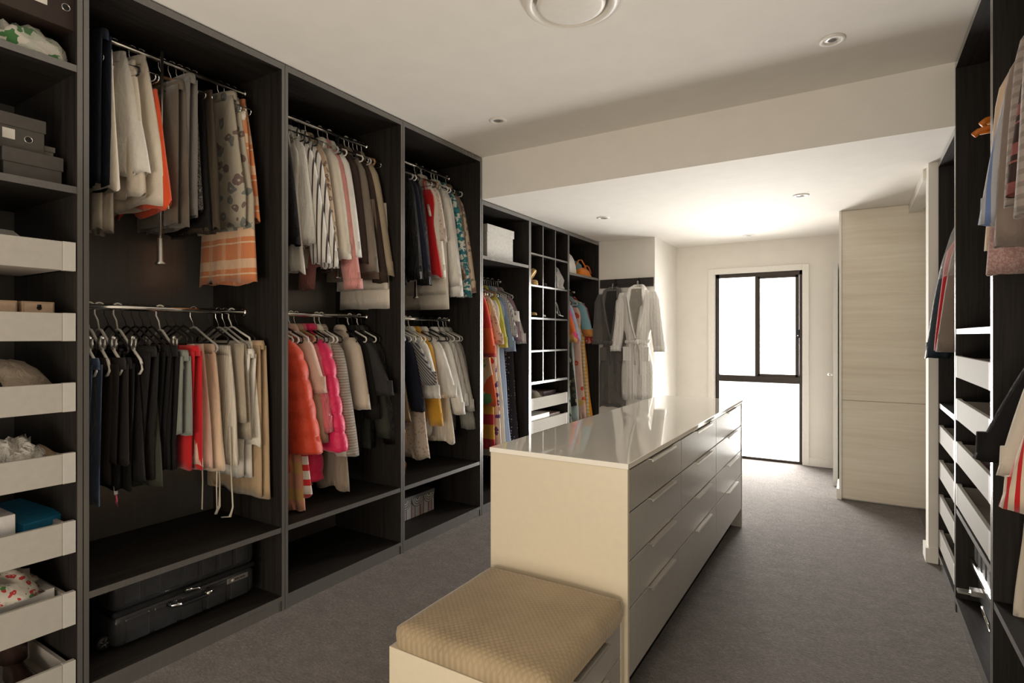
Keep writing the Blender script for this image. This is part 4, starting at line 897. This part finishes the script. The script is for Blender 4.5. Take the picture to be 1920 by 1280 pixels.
# ---------------------------------------------------------------- boxes
def lidbox(name, label, b, mat, lid=None, lidh=.05, hole=None, card=None, ov=.004):
    x0, x1, y0, y1, z0, z1 = b; cx_, cy_ = (x0 + x1) / 2, (y0 + y1) / 2
    r = thing(name, label, 'box', (cx_, cy_, z0)); hx, hy, h = (x1 - x0) / 2, (y1 - y0) / 2, z1 - z0
    box('box_body', (-hx, hx, -hy, hy, 0, h - .004), mat, r, .0015, 1)
    box('lid', (-hx - ov, hx + ov, -hy - ov, hy + ov, h - lidh, h), lid or mat, r, .0015, 1)
    if hole:
        y, z, rr = hole; M = Matrix.Translation((hx + .0008, y, z)) @ Matrix.Rotation(PI / 2, 4, 'Y')
        pymesh('finger_hole', rot_vf(disc(rr, 18), M), M_black, r); pymesh('hole_ring', rot_vf(lathe([(rr * 1.25, 0), (rr * 1.15, .002), (rr, 0)], 20), M), M_steel, r)
    if card:
        y, z, w_, h_ = card; box('label_card', (hx + .0004, hx + .0012, y - w_ / 2, y + w_ / 2, z - h_ / 2, z + h_ / 2), M_plw, r)
    return r
M_bbox = plain((.030, .017, .013), .5); M_gbox = plain((.075, .068, .062), .6); M_dbox = plain((.012, .011, .011), .6); M_kraft = plain((.52, .36, .24), .6)
lidbox('storage_box', 'dark brown box with round finger hole on the top shelf', (-2.86, -2.43, .60, .912, 2.462, 2.64), M_bbox, lidh=.05, hole=(.125, .075, .011), card=(.02, .085, .10, .06))
lidbox('shoe_box', 'lower grey shoe box on shelf above the white drawers', (-2.80, -2.475, .72, .885, 1.891, 2.00), M_gbox, lidh=.05)
lidbox('shoe_box', 'upper grey shoe box with white label and round hole', (-2.82, -2.50, .71, .842, 2.001, 2.125), M_gbox, lidh=.045, hole=(.020, .045, .010), card=(-.035, .052, .034, .035))
lidbox('shoe_box', 'small pale grey box behind the two stacked grey shoe boxes', (-2.83, -2.56, .855, .89, 2.001, 2.055), plain((.3, .28, .26), .6), lidh=.02)
lidbox('shoe_box', 'black box at left end of shelf above white drawers', (-2.80, -2.46, .50, .69, 1.891, 2.03), M_dbox, lidh=.05, card=(.06, .025, .06, .03))
for i, (ya, yb, l) in enumerate(((.600, .765, 'left tan wooden tray box standing in second white drawer'), (.777, .872, 'right tan wooden tray box standing in second white drawer'))):
    r_ = thing('tray_box', l, 'box', (-2.66, (ya + yb) / 2, 1.346)); hy = (yb - ya) / 2
    box('box_body', (-.16, .16, -hy, hy, 0, .128), M_kraft, r_, .0015, 1); box('drawer_face', (.1602, .166, -hy + .006, hy - .006, .006, .122), plain((.60, .43, .31), .6), r_, .001, 1)
    pymesh('finger_slot', rot_vf(merge(disc(.008, 14), boxvf(-.012, 0, -.006, .006, -.0002, .0002)), Matrix.Translation((.1668, .0, .105)) @ Matrix.Rotation(PI / 2, 4, 'Y')), M_black, r_)
bl_ = lidbox('gift_box', 'bright blue flat box standing in fifth white drawer', (-2.76, -2.53, .745, .885, .600, .682), plain((.012, .16, .30), .5), plain((.015, .19, .36), .5), lidh=.03)
bl_.rotation_euler = (0, .16, .30); bl_.location.z += .022
box('printed_mark', (.1195, .1202, .005, .035, .030, .045), M_plw, bl_)
wp = lidbox('picture_box', 'white box with grey leaf print beside the blue box', (-2.70, -2.478, .56, .752, .586, .735), plain((.68, .66, .66), .4), lidh=.149, ov=.001)
lf = [sweep([(.1222, .02 + .028 * math.cos(a_ * 1.1) * .2, .08), (.1222, .02 + .014 * math.cos(a_), .08 + .014 * math.sin(a_)), (.1222, .02 + .026 * math.cos(a_), .08 + .026 * math.sin(a_))], [(.0005, .001), (.0008, .004), (.0004, .001)], 4) for a_ in (0.3, 1.0, 1.7, 2.4, 3.1)]
pymesh('leaf_print', merge(*lf), plain((.12, .11, .12), .5), wp)
lidbox('shoe_box', 'white shoe box under floral cloth in sixth drawer', (-2.80, -2.486, .62, .862, .326, .436), plain((.70, .68, .66), .5), lidh=.045)
wb = lidbox('storage_box', 'white lidded box on top shelf over the long dresses', (-2.92, -2.47, 3.655, 4.045, 1.963, 2.236), plain((.62, .605, .565), .5), lidh=.065, ov=.008)
# patterned box
pb = thing('patterned_box', 'grey striped box with white beaded scallops in bottom compartment', 'box', (-2.78, 3.035, .073))
gx = G('striped_card'); vv = gx.coords(); sx3 = gx.n('ShaderNodeSeparateXYZ'); gx.l(vv, sx3.inputs[0])
fr_ = gx.math('FRACT', gx.math('ADD', gx.math('MULTIPLY', sx3.outputs[1], 11.0), 10.0))
gx.base(gx.ramp(fr_, [(0, (.40, .36, .35)), (.28, (.12, .06, .07)), (.42, (.34, .25, .25)), (.70, (.13, .08, .085)), (.82, (.38, .42, .38))], 'CONSTANT'), .6)
box('box_body', (-.16, .13, -.185, .185, 0, .153), gx.m, pb, .0015, 1)
M_scal = plain((.125, .12, .115), .6)
box('lid', (-.164, .134, -.189, .189, .135, .157), M_scal, pb, .0015, 1)
beads = []
for c_ in (-.125, .0, .125):
    vs_ = [(.1335, c_ + .062 * math.cos(PI + PI * k / 16), .137 + .066 * math.sin(PI + PI * k / 16)) for k in range(17) ]
    n_ = len(vs_); pymesh('scallop', (vs_ + [(.1305, y, z) for _, y, z in vs_], [tuple(range(n_)), tuple(range(2 * n_ - 1, n_ - 1, -1))] + [(k, (k + 1) % n_, n_ + (k + 1) % n_, n_ + k) for k in range(n_)]), M_scal, pb, False)
    for rr in (.3, .55, .8):
        for k in range(int(6 + rr * 10)):
            a_ = PI + PI * (k + .5) / int(6 + rr * 10); y = c_ + .062 * rr * math.cos(a_)
            beads.append(boxvf(.1335, .1352, y - .0025, y + .0025, .134 + .066 * rr * math.sin(a_) - .003, .134 + .066 * rr * math.sin(a_) + .003))
o_ = pymesh('bead_print', merge(*beads), M_plw, pb, False); o_['kind'] = 'stuff'

# ---------------------------------------------------------------- soft things in drawers and on shelves
def soft(name, label, cat, loc, size, mk, seed, rz=0, **k):
    o = pymesh(name, heapvf(size[0], size[1], size[2], seed, **k), F[mk] if isinstance(mk, str) else mk, None, True, loc); o.rotation_euler.z = rz
    return tag(o, label, cat)
soft('scarf', 'green and white patterned scarf pushed under the brown box', 'scarf', (-2.56, .79, 2.331), (.30, .21, .115), 'greenfloral', 1)
soft('folded_cloth', 'dark lace cloth in the topmost white drawer', 'cloth', (-2.60, .70, 1.60), (.34, .30, .115), 'grey_lace', 2)
soft('satin_pouch', 'large shiny beige satin pouch in third white drawer', 'pouch', (-2.60, .735, 1.092), (.30, .30, .165), 'pouch', 3, rough=.16, freq=1.6)
soft('folded_cloth', 'navy cloth in front of the beige satin pouch', 'cloth', (-2.49, .64, 1.10), (.10, .17, .13), 'navy', 4)
soft('crumpled_cloth', 'crumpled white cloth between sneaker and tan slipper', 'cloth', (-2.53, .765, .836), (.20, .15, .14), 'wsock', 5, rough=.5, freq=4)
soft('slipper', 'tan suede slipper at right of the fourth white drawer', 'slipper', (-2.58, .85, .838), (.26, .10, .10), 'tan', 6, rough=.12, freq=1.5)
soft('floral_cloth', 'red and green floral cloth on top of white shoe box', 'cloth', (-2.58, .735, .437), (.26, .19, .085), 'xmas', 7, rough=.45, freq=3.5)
soft('floral_cloth', 'rust printed scarf at left of the sixth white drawer', 'scarf', (-2.50, .60, .33), (.16, .16, .14), 'floral_brown', 8)
soft('folded_cloth', 'folded pale knit in the top right-hand drawer', 'cloth', (.62, 3.16, 1.163), (.26, .34, .15), 'stone', 9, rough=.2)
soft('folded_cloth', 'pale grey towel in the top right-hand drawer', 'cloth', (.60, 2.88, 1.163), (.24, .26, .16), 'offwhite', 10, rough=.25)
soft('dark_cloth', 'black and red clothing in third right-hand drawer', 'cloth', (.62, 3.05, .748), (.30, .46, .11), 'dark_red_plaid', 11, rough=.5, freq=4)
soft('dark_cloth', 'coral cloth beside the black and red clothing', 'cloth', (.56, 2.86, .748), (.14, .12, .12), 'crimson', 21, rough=.5, freq=4)
soft('satin_cloth', 'silver satin bundle in fourth right-hand drawer', 'cloth', (.58, 3.0, .541), (.20, .20, .13), 'silver', 12, rough=.45)
soft('dark_cloth', 'dark olive bundle beside the silver satin one', 'cloth', (.62, 2.80, .541), (.24, .20, .10), 'olive', 13, rough=.45)
for i, (z, mk, l) in enumerate(((.740, 'stone', 'pale rolled socks in first drawer beside nib wall'), (.532, 'graystripe', 'grey striped cloth in second drawer beside nib wall'), (.330, 'black2', 'black lace cloth in third drawer beside nib wall'), (.124, 'charcoal', 'dark belts in bottom drawer beside nib wall'))):
    soft('folded_cloth', l, 'cloth', (.60, 3.80, z), (.26, .46, .125), mk, 14 + i, rough=.5, freq=4)
# bags on the shelf next to the robes
wbg = soft('sun_hat', 'white domed hat at left of orange bag', 'hat', (-2.57, 5.19, 1.984), (.24, .30, .235), 'white', 31, rough=.05, freq=1)
ob = thing('beach_bag', 'bright orange bag with teal panel lying on the shelf', 'bag', (-2.54, 5.53, 1.984))
pymesh('body', heapvf(.20, .34, .10, 33, .25), F['orangestrap'], ob)
pymesh('panel', rot_vf(heapvf(.10, .13, .10, 34, .3), Matrix.Translation((0, -.06, .06)) @ Matrix.Rotation(.5, 4, 'X')), F['bagblue'], ob)
pymesh('handle', merge(sweep([(.03, -.16, .10), (.05, -.12, .17), (.05, -.05, .18), (.06, .02, .12), (.06, .08, .06)], (.010, .004), 6), sweep([(.04, .0, .08), (.06, .06, .13), (.06, .12, .12), (.07, .16, .05)], (.010, .004), 6)), F['orangestrap'], ob)

# shoes
def shoevf(L, W, H, heel=0.0, n=14, k=11):
    V, F_ = [], []
    for i in range(n + 1):
        t = i / n; hw = W / 2 * (math.sin(PI * min(1, max(.0, .06 + t * .97)) ) ** .45) * (1 - .22 * math.exp(-((t - .58) / .18) ** 2)); h = H * (.42 + .58 * max(0, (t - .18) / .82) ** 1.1) if t < .72 else H * (1 - .10 * ((t - .72) / .28))
        if i in (0, n): hw *= .35; h *= .6
        zb = heel * max(0, (t - .35) / .65) ** 1.4
        for j in range(k):
            a_ = PI * j / (k - 1); V.append((L * (.5 - t), hw * math.cos(a_), zb + h * max(0, math.sin(a_)) ** .7))
        V.append((L * (.5 - t), 0, zb))
    m = k + 1
    for i in range(n):
        for j in range(m): F_.append((i * m + j, i * m + (j + 1) % m, (i + 1) * m + (j + 1) % m, (i + 1) * m + j))
    F_.append(tuple(range(m - 1, -1, -1))); F_.append(tuple(n * m + j for j in range(m)))
    return V, F_
def shoe(label, loc, rz, L, W, H, mat, sole, heel=0, tilt=0, cat='shoe', name='shoe'):
    r = thing(name, label, cat, loc, rz); r.rotation_euler.y = tilt
    pymesh('upper', shoevf(L, W, H, heel), mat, r)
    s = [(v_[0] * 1.03, v_[1] * 1.06, v_[2] - .004 - (.018 if heel == 0 else .008) * (0 if abs(v_[2] - (heel * max(0, ((.5 - v_[0] / L) - .35) / .65) ** 1.4)) > .001 else 1)) for v_ in shoevf(L, W, .012, heel)[0]]
    pymesh('sole', (s, shoevf(L, W, .012, heel)[1]), sole, r)
    V = [(-L * .22 + L * .20 * math.cos(6.283 * q / 16), W * .30 * math.sin(6.283 * q / 16), heel * .7 + H * .99 + .004 * math.cos(6.283 * q / 16)) for q in range(16)]
    pymesh('opening', (V, [tuple(range(16))]), M_black, r, False)
    if heel: pymesh('heel', sweep([(-L * .43, 0, heel * .9), (-L * .44, 0, 0.0)], [.014, .006], 8), sole, r)
    return r
M_shoew = plain((.62, .58, .52), .55); M_gold = plain((.55, .36, .14), .35, .5, .4); M_tanl = plain((.48, .30, .15), .5); M_brownl = plain((.040, .022, .018), .3)
shoe('white leather sneaker at left of crumpled white cloth', (-2.56, .66, .862), .75, .25, .10, .105, M_shoew, M_plw, cat='sneaker', name='sneaker')
cx0 = -2.52
shoe('tan woven wedge shoe leaning in left cubbyhole', (-2.50, 4.345, 1.86), .0, .22, .075, .06, M_tanl, M_gold, .0, -.9)
shoe('tan woven wedge shoe lying flat in left cubbyhole', (-2.50, 4.32, 1.826), .1, .22, .075, .055, M_tanl, M_gold)
shoe('gold pointed shoe in left cubbyhole of third row', (-2.52, 4.345, 1.55), .0, .22, .07, .03, M_gold, M_gold, .05)
shoe('black pointed shoe in middle cubbyhole of second row', (-2.54, 4.56, 1.83), .15, .22, .07, .03, M_brownl, M_black, .03)
shoe('pale slipper in middle cubbyhole of third row', (-2.54, 4.54, 1.54), .1, .22, .07, .02, M_shoew, M_steel, .02)
sd = thing('strappy_sandal', 'silver strappy heeled sandal in right cubbyhole', 'sandal', (-2.50, 4.80, 1.532))
pymesh('strap', merge(sweep([(.02, -.03, .12), (.05, .0, .145), (.05, .035, .12), (.06, .05, .06), (.07, .07, .01)], .003, 6), sweep([(.05, .0, .145), (.055, .02, .09), (.06, .03, .0)], .003, 6)), M_steel, sd)
pymesh('sole', sweep([(.0, -.03, .115), (.04, -.025, .08), (.09, -.02, .02), (.14, -.02, .004)], [(.02, .004)] * 4 and [.006] * 4, 6), M_steel, sd)
pymesh('heel', sweep([(.0, -.03, .115), (-.005, -.03, .0)], .004, 6), M_steel, sd)
soft('silver_bag', 'crumpled silver bag in right cubbyhole of second row', 'bag', (-2.50, 4.835, 1.803), (.18, .20, .185), 'silver', 41, rough=.5, freq=3)
# boot in the lowest drawer
bt = thing('ankle_boot', 'dark brown leather boot in the lowest white drawer', 'boot', (-2.58, .80, .094))
pymesh('upper', shoevf(.26, .085, .085), M_brownl, bt)
pymesh('shaft', clothvf([(.245, -.070, .052, 0, .044), (.18, -.072, .045, 0, .038), (.12, -.075, .045, 0, .040), (.06, -.08, .05, 0, .042)], 18, 4, .004, 3, 0), M_brownl, bt)
pymesh('pull_tab', sweep([(-.03, 0, .235), (-.02, .0, .265), (-.012, .02, .26)], (.012, .003), 6), plain((.30, .14, .07), .6), bt)
pymesh('sole', [(x_ * 1.03, y_ * 1.06, z_ - .012) for x_, y_, z_ in shoevf(.26, .085, .014)[0]] and ([(x_ * 1.03, y_ * 1.06, z_ - .010) for x_, y_, z_ in shoevf(.26, .085, .014)[0]], shoevf(.26, .085, .014)[1]), M_black, bt)

# cubby tower drawers: books and boxes
bk = thing('book', 'large pink covered book in upper drawer under the cubbyholes', 'book', (-2.66, 4.78, .713))
gb = G('pink_printed_cover'); v_ = gb.coords(); sp_ = gb.n('ShaderNodeSeparateXYZ'); gb.l(v_, sp_.inputs[0])
nn = gb.noise(gb.coords((14, 40, 1)), 1.0, 2); gb.base(gb.mix(gb.math('GREATER_THAN', nn, .60), (.50, .30, .28), (.16, .05, .06)), .4)
box('cover', (-.15, .15, -.12, .14, .105, .112), gb.m, bk, .001, 1); box('cover', (-.15, .15, -.12, .14, .0, .006), gb.m, bk, .001, 1)
box('pages', (-.147, .145, -.116, .136, .006, .105), plain((.60, .56, .50), .8), bk); box('spine', (.1452, .1515, -.12, .14, 0, .112), plain((.07, .035, .04), .5), bk)
soft('beige_pouch', 'beige cloth pouch left of the pink book', 'pouch', (-2.58, 4.52, .713), (.24, .20, .13), 'sand', 51, rough=.2)
lidbox('shoe_box', 'white flat box in lower drawer under the cubbyholes', (-2.80, -2.43, 4.26, 4.62, .510, .645), plain((.68, .66, .63), .5), lidh=.05)
b2 = thing('book', 'thin dark magazine lying beside the white flat box', 'book', (-2.62, 4.78, .51))
box('cover', (-.14, .16, -.13, .14, .098, .104), gb.m, b2, .001, 1); box('pages', (-.138, .156, -.126, .136, 0, .098), plain((.5, .47, .44), .8), b2)

# ---------------------------------------------------------------- suitcases
def rbox(name, b, mat, parent, r_, seg=4): return box(name, b, mat, parent, r_, seg)
M_case = plain((.030, .031, .033), .24, .5, 0, .03); M_case2 = plain((.009, .009, .010), .35, .5, 0, .03)
sc = thing('suitcase', 'black hard-shell suitcase lying on its side under the shelf', 'suitcase', (-2.755, 1.385, .073))
y0_, y1_ = -.315, .315
def smooth_case(nm, b, par, m_=M_case, r_=.035):
    o = box(nm, b, m_, par, r_, 4); return o
up = smooth_case('upper_shell', (-.205, .225, y0_, y1_, .155, .30), sc); lw = smooth_case('lower_shell', (-.205, .225, y0_, y1_, .012, .148), sc)
box('zip_band', (-.20, .221, y0_ + .004, y1_ - .004, .140, .163), M_case2, sc, .004, 1)
for k in range(7):
    ya = y0_ + .035 + k * .081; smooth_case('shell_rib', (-.2, .2275, ya, ya + .074, .180, .3035), up, M_case, .012)
for k in range(5):
    ya = y0_ + .045 + k * .112; smooth_case('shell_rib', (-.2, .2275, ya, ya + .100, .022, .128), lw, M_case, .012)
hd = pymesh('carry_handle', sweep([(.228, -.10, .118), (.25, -.095, .116), (.262, -.06, .112), (.262, .04, .112), (.25, .075, .116), (.228, .08, .118)], (.012, .008), 8), M_blackg, sc)
for yy in (-.095, .075): pymesh('handle_end', sweep([(.227, yy, .122), (.250, yy, .120), (.262, yy + (.03 if yy < 0 else -.03), .115)], (.013, .009), 8), M_chrome, hd)
lk = box('combination_lock', (.222, .236, -.03, .035, .138, .165), M_case2, sc, .004, 2)
pymesh('zip_puller', merge(sweep([(.236, -.02, .15), (.245, -.01, .155), (.248, .02, .150), (.243, .03, .135)], .004, 6), sweep([(.236, -.035, .155), (.246, -.03, .16), (.248, -.01, .158)], .004, 6)), M_steel, lk)
bd = box('badge_plate', (.224, .229, .165, .27, .104, .130), M_steel, sc, .001, 1)
box('badge_mark', (.2291, .2297, .185, .195, .111, .121), M_plw, bd)
for k, ww in enumerate((.006, .006, .004, .006, .006, .005)): box('badge_letter', (.2291, .2296, .203 + k * .009, .203 + k * .009 + ww, .112, .120), M_case2, bd)
for zz in (.045, .262):
    wh = thing('x', None, None); bpy.data.objects.remove(wh)
    for xx in (.16,):
        ax = pymesh('wheel', rot_vf(lathe([(.010, -.011), (.024, -.012), (.027, -.006), (.027, .006), (.024, .012), (.010, .011)], 20), Matrix.Translation((xx + .02, y0_ - .012, zz)) @ Matrix.Rotation(PI / 2, 4, 'Y')), M_black, sc)
        spk = [sweep([(xx + .0325, y0_ - .012, zz), (xx + .0325, y0_ - .012 + .02 * math.cos(k * 1.2566), zz + .02 * math.sin(k * 1.2566))], .0035, 5) for k in range(5)]
        pymesh('wheel_spoke', merge(*spk), plain((.10, .10, .10), .35, .5, .6), ax)
        pymesh('wheel_fork', merge(boxvf(xx - .01, xx + .008, y0_ - .03, y0_ + .006, zz - .018, zz + .018)), M_case2, sc, False)
s2 = thing('suitcase', 'silver grey ribbed suitcase in bottom of tall right-hand bay', 'suitcase', (.715, 3.13, .073))
M_silver = plain((.16, .165, .165), .25, .5, .5, .02)
upp = box('upper_shell', (-.235, .22, -.26, .30, .205, .40), M_silver, s2, .03, 4); box('lower_shell', (-.22, .22, -.25, .29, .02, .195), plain((.06, .06, .06), .3), s2, .03, 4)
box('rim_band', (-.245, .22, -.265, .305, .188, .212), M_chrome, s2, .004, 1)
for k in range(5): box('shell_rib', (-.239, -.2, -.23 + k * .10, -.16 + k * .10, .225, .385), M_silver, upp, .008, 2)
pymesh('clasp', merge(boxvf(-.285, -.235, -.02, .03, .150, .172), boxvf(-.330, -.285, -.012, .002, .150, .160), boxvf(-.330, -.285, .010, .024, .150, .160)), M_steel, s2, False)
pymesh('handle_ring', sweep([(-.25 - .012 * math.sin(a_), -.12 + .06 * math.cos(a_), .10 + .045 * math.sin(a_)) for a_ in [6.283 * k / 20 for k in range(20)]], .0045, 6, True), M_chrome, s2)

# orange hangers on the tall right-hand rail
M_or = plain((.62, .17, .012), .5)
for i, (y, rz_) in enumerate(((3.16, .22), (3.24, -.10))):
    h = thing('clothes_hanger', ('nearer' if i == 0 else 'farther') + ' empty orange hanger high in tall right-hand bay', 'hanger', (.68, y, 2.40), PI + rz_, 'orange hangers')
    pymesh('hook', sweep(hook_pts(.07), .0022, 8), M_chrome, h)
    pymesh('arms', merge(sweep([(-.20, 0, -.125), (-.1, 0, -.095), (0, 0, -.07), (.1, 0, -.095), (.205, 0, -.125), (.222, 0, -.14)], (.009, .014), 8), sweep([(-.19, 0, -.13), (.2, 0, -.135)], .006, 8)), M_or, h)
# clear film over the taupe jacket
fl = thing('garment_film', 'clear plastic film draped over the taupe jacket', 'film', (.68, 3.655, 2.02), PI)
pymesh('film_body', clothvf([(.03, .16, .015, 0, .01), (-.01, .17, .03, 0, .02), (-.05, .15, .07, 0, .035), (-.14, .10, .16, 0, .05), (-.26, .06, .23, 0, .06), (-.36, .05, .255, 0, .06)], 40, 5, .016, 5, .02, inner=False), M_film, fl)

# ---------------------------------------------------------------- bathrobes on the coat rail
def robe(label, loc, rz, mk, hu, zsh, L, waist_z, sl, spread, seed, group, pockets=True, cl=None):
    r = thing('bathrobe', label, 'robe', loc, rz); m_ = F[mk]; c_ = cl or m_
    lv = [(-.035, 0, .045, .0, .03), (-.05, 0, .075, 0, .045)]
    for t in (.35, .7, 1): lv.append((-.05 - .08 * t, 0, lerp(.08, hu, t), -.004, lerp(.045, .055, t)))
    for t in [i / 16 for i in range(1, 17)]:
        z = -.13 - (L - .13) * t; wd = 1 - .30 * math.exp(-((z - waist_z) / .16) ** 2) + .02 * t
        lv.append((z, 0, hu * .86 * wd, -.008, .062 * (1 - .2 * math.exp(-((z - waist_z) / .1) ** 2))))
    pymesh('body', clothvf(lv, 54, seed, .009, 5, .012), m_, r)
    for s in (1, -1):
        sv_ = []
        for i in range(11):
            t = i / 10; sv_.append((-.10 - sl * t - (.02 * (1 - t) if i else -.012), s * (hu - .035 + spread * t ** .9), lerp(.066, .060, t) * (1 if i else .5), -.008 - .01 * t, .042 * (1 if i else .6)))
        sl_ = pymesh('sleeve', clothvf(sv_, 24, seed + s, .008, 4, .004), m_, r)
        z, cu2, h2, v2, w2 = sv_[-1]; pymesh('cuff', clothvf([(z + .055, cu2, h2 * 1.04, v2, w2 * 1.08), (z + .02, cu2, h2 * 1.09, v2, w2 * 1.12), (z - .004, cu2, h2 * 1.08, v2, w2 * 1.1)], 22, seed, .002, 2, .003), c_, sl_)
    for s in (1, -1):
        p = [(0, .035, -.020), (s * .045, .022, -.022), (s * .074, -.024, -.05), (s * .082, -.062, -.13), (s * .074, -.078, -.25), (s * .048, -.084, -.40), (s * .006 + .008, -.084, waist_z + .03)]
        pymesh('collar', sweep(p, [(.022, .016), (.026, .016), (.030, .014), (.032, .012), (.030, .012), (.024, .012), (.014, .010)], 10), c_, r)
    pymesh('neck_lining', ([(-.05, -.050, -.055), (.05, -.050, -.055), (.066, -.074, -.20), (.008, -.082, waist_z + .05), (-.066, -.074, -.20), (-.05, -.030, -.055), (.05, -.030, -.055), (.066, -.050, -.20), (.008, -.060, waist_z + .05), (-.066, -.050, -.20)],
            [(0, 4, 3, 2, 1), (5, 6, 7, 8, 9), (0, 1, 6, 5), (1, 2, 7, 6), (2, 3, 8, 7), (3, 4, 9, 8), (4, 0, 5, 9)]), F['stone'] if mk == 'robe_white' else F['charcoal'], r, False)
    wr = hu * .86 * .72
    be = pymesh('belt', sweep([((wr + .006) * math.cos(a_), -.008 + .066 * math.sin(a_), waist_z + .006 * math.sin(3 * a_)) for a_ in [6.283 * k / 36 for k in range(36)]], (.010, .019), 8, True), c_, r)
    pymesh('knot', rot_vf(heapvf(.05, .04, .05, seed, .2, 16), Matrix.Translation((.012, -.078, waist_z - .025))), c_, be)
    for dx, ln in ((.03, .33), (-.012, .24)): pymesh('belt_tail', sweep([(.012 + dx * .3, -.084, waist_z - .01), (.012 + dx, -.090, waist_z - .07), (.012 + dx * 1.3, -.084, waist_z - ln * .7), (.012 + dx * 1.15, -.082, waist_z - ln)], (.013, .004), 8), c_, be)
    pymesh('front_edge', sweep([(-.03, -.070, waist_z - .03), (-.03, -.074, waist_z - .3), (-.028, -.076, -L + .01)], (.006, .004), 6), c_, r)
    if pockets:
        for s in (1, -1): box('pocket', (s * hu * .52 - .038, s * hu * .52 + .038, -.073, -.058, waist_z - .20, waist_z - .055), m_, r, .006, 2)
    hanger('grey', ('grey' if mk == 'robe_grey' else 'slim') + ' hanger holding the ' + ('charcoal' if mk == 'robe_grey' else 'white') + ' bathrobe on the coat rail', (loc[0], loc[1], loc[2] + .010), rz, 'robe hangers')
    return r
robe('white striped towelling bathrobe with tied belt on the coat rail', (-1.925, 5.645, 1.895), 0, 'robe_white', .195, 0, 1.20, -.60, .60, .075, 71, 'robes')
robe('charcoal grey bathrobe hanging behind the white one', (-2.215, 5.685, 1.885), .06, 'robe_grey', .165, 0, 1.29, -.60, .52, .03, 77, 'robes')
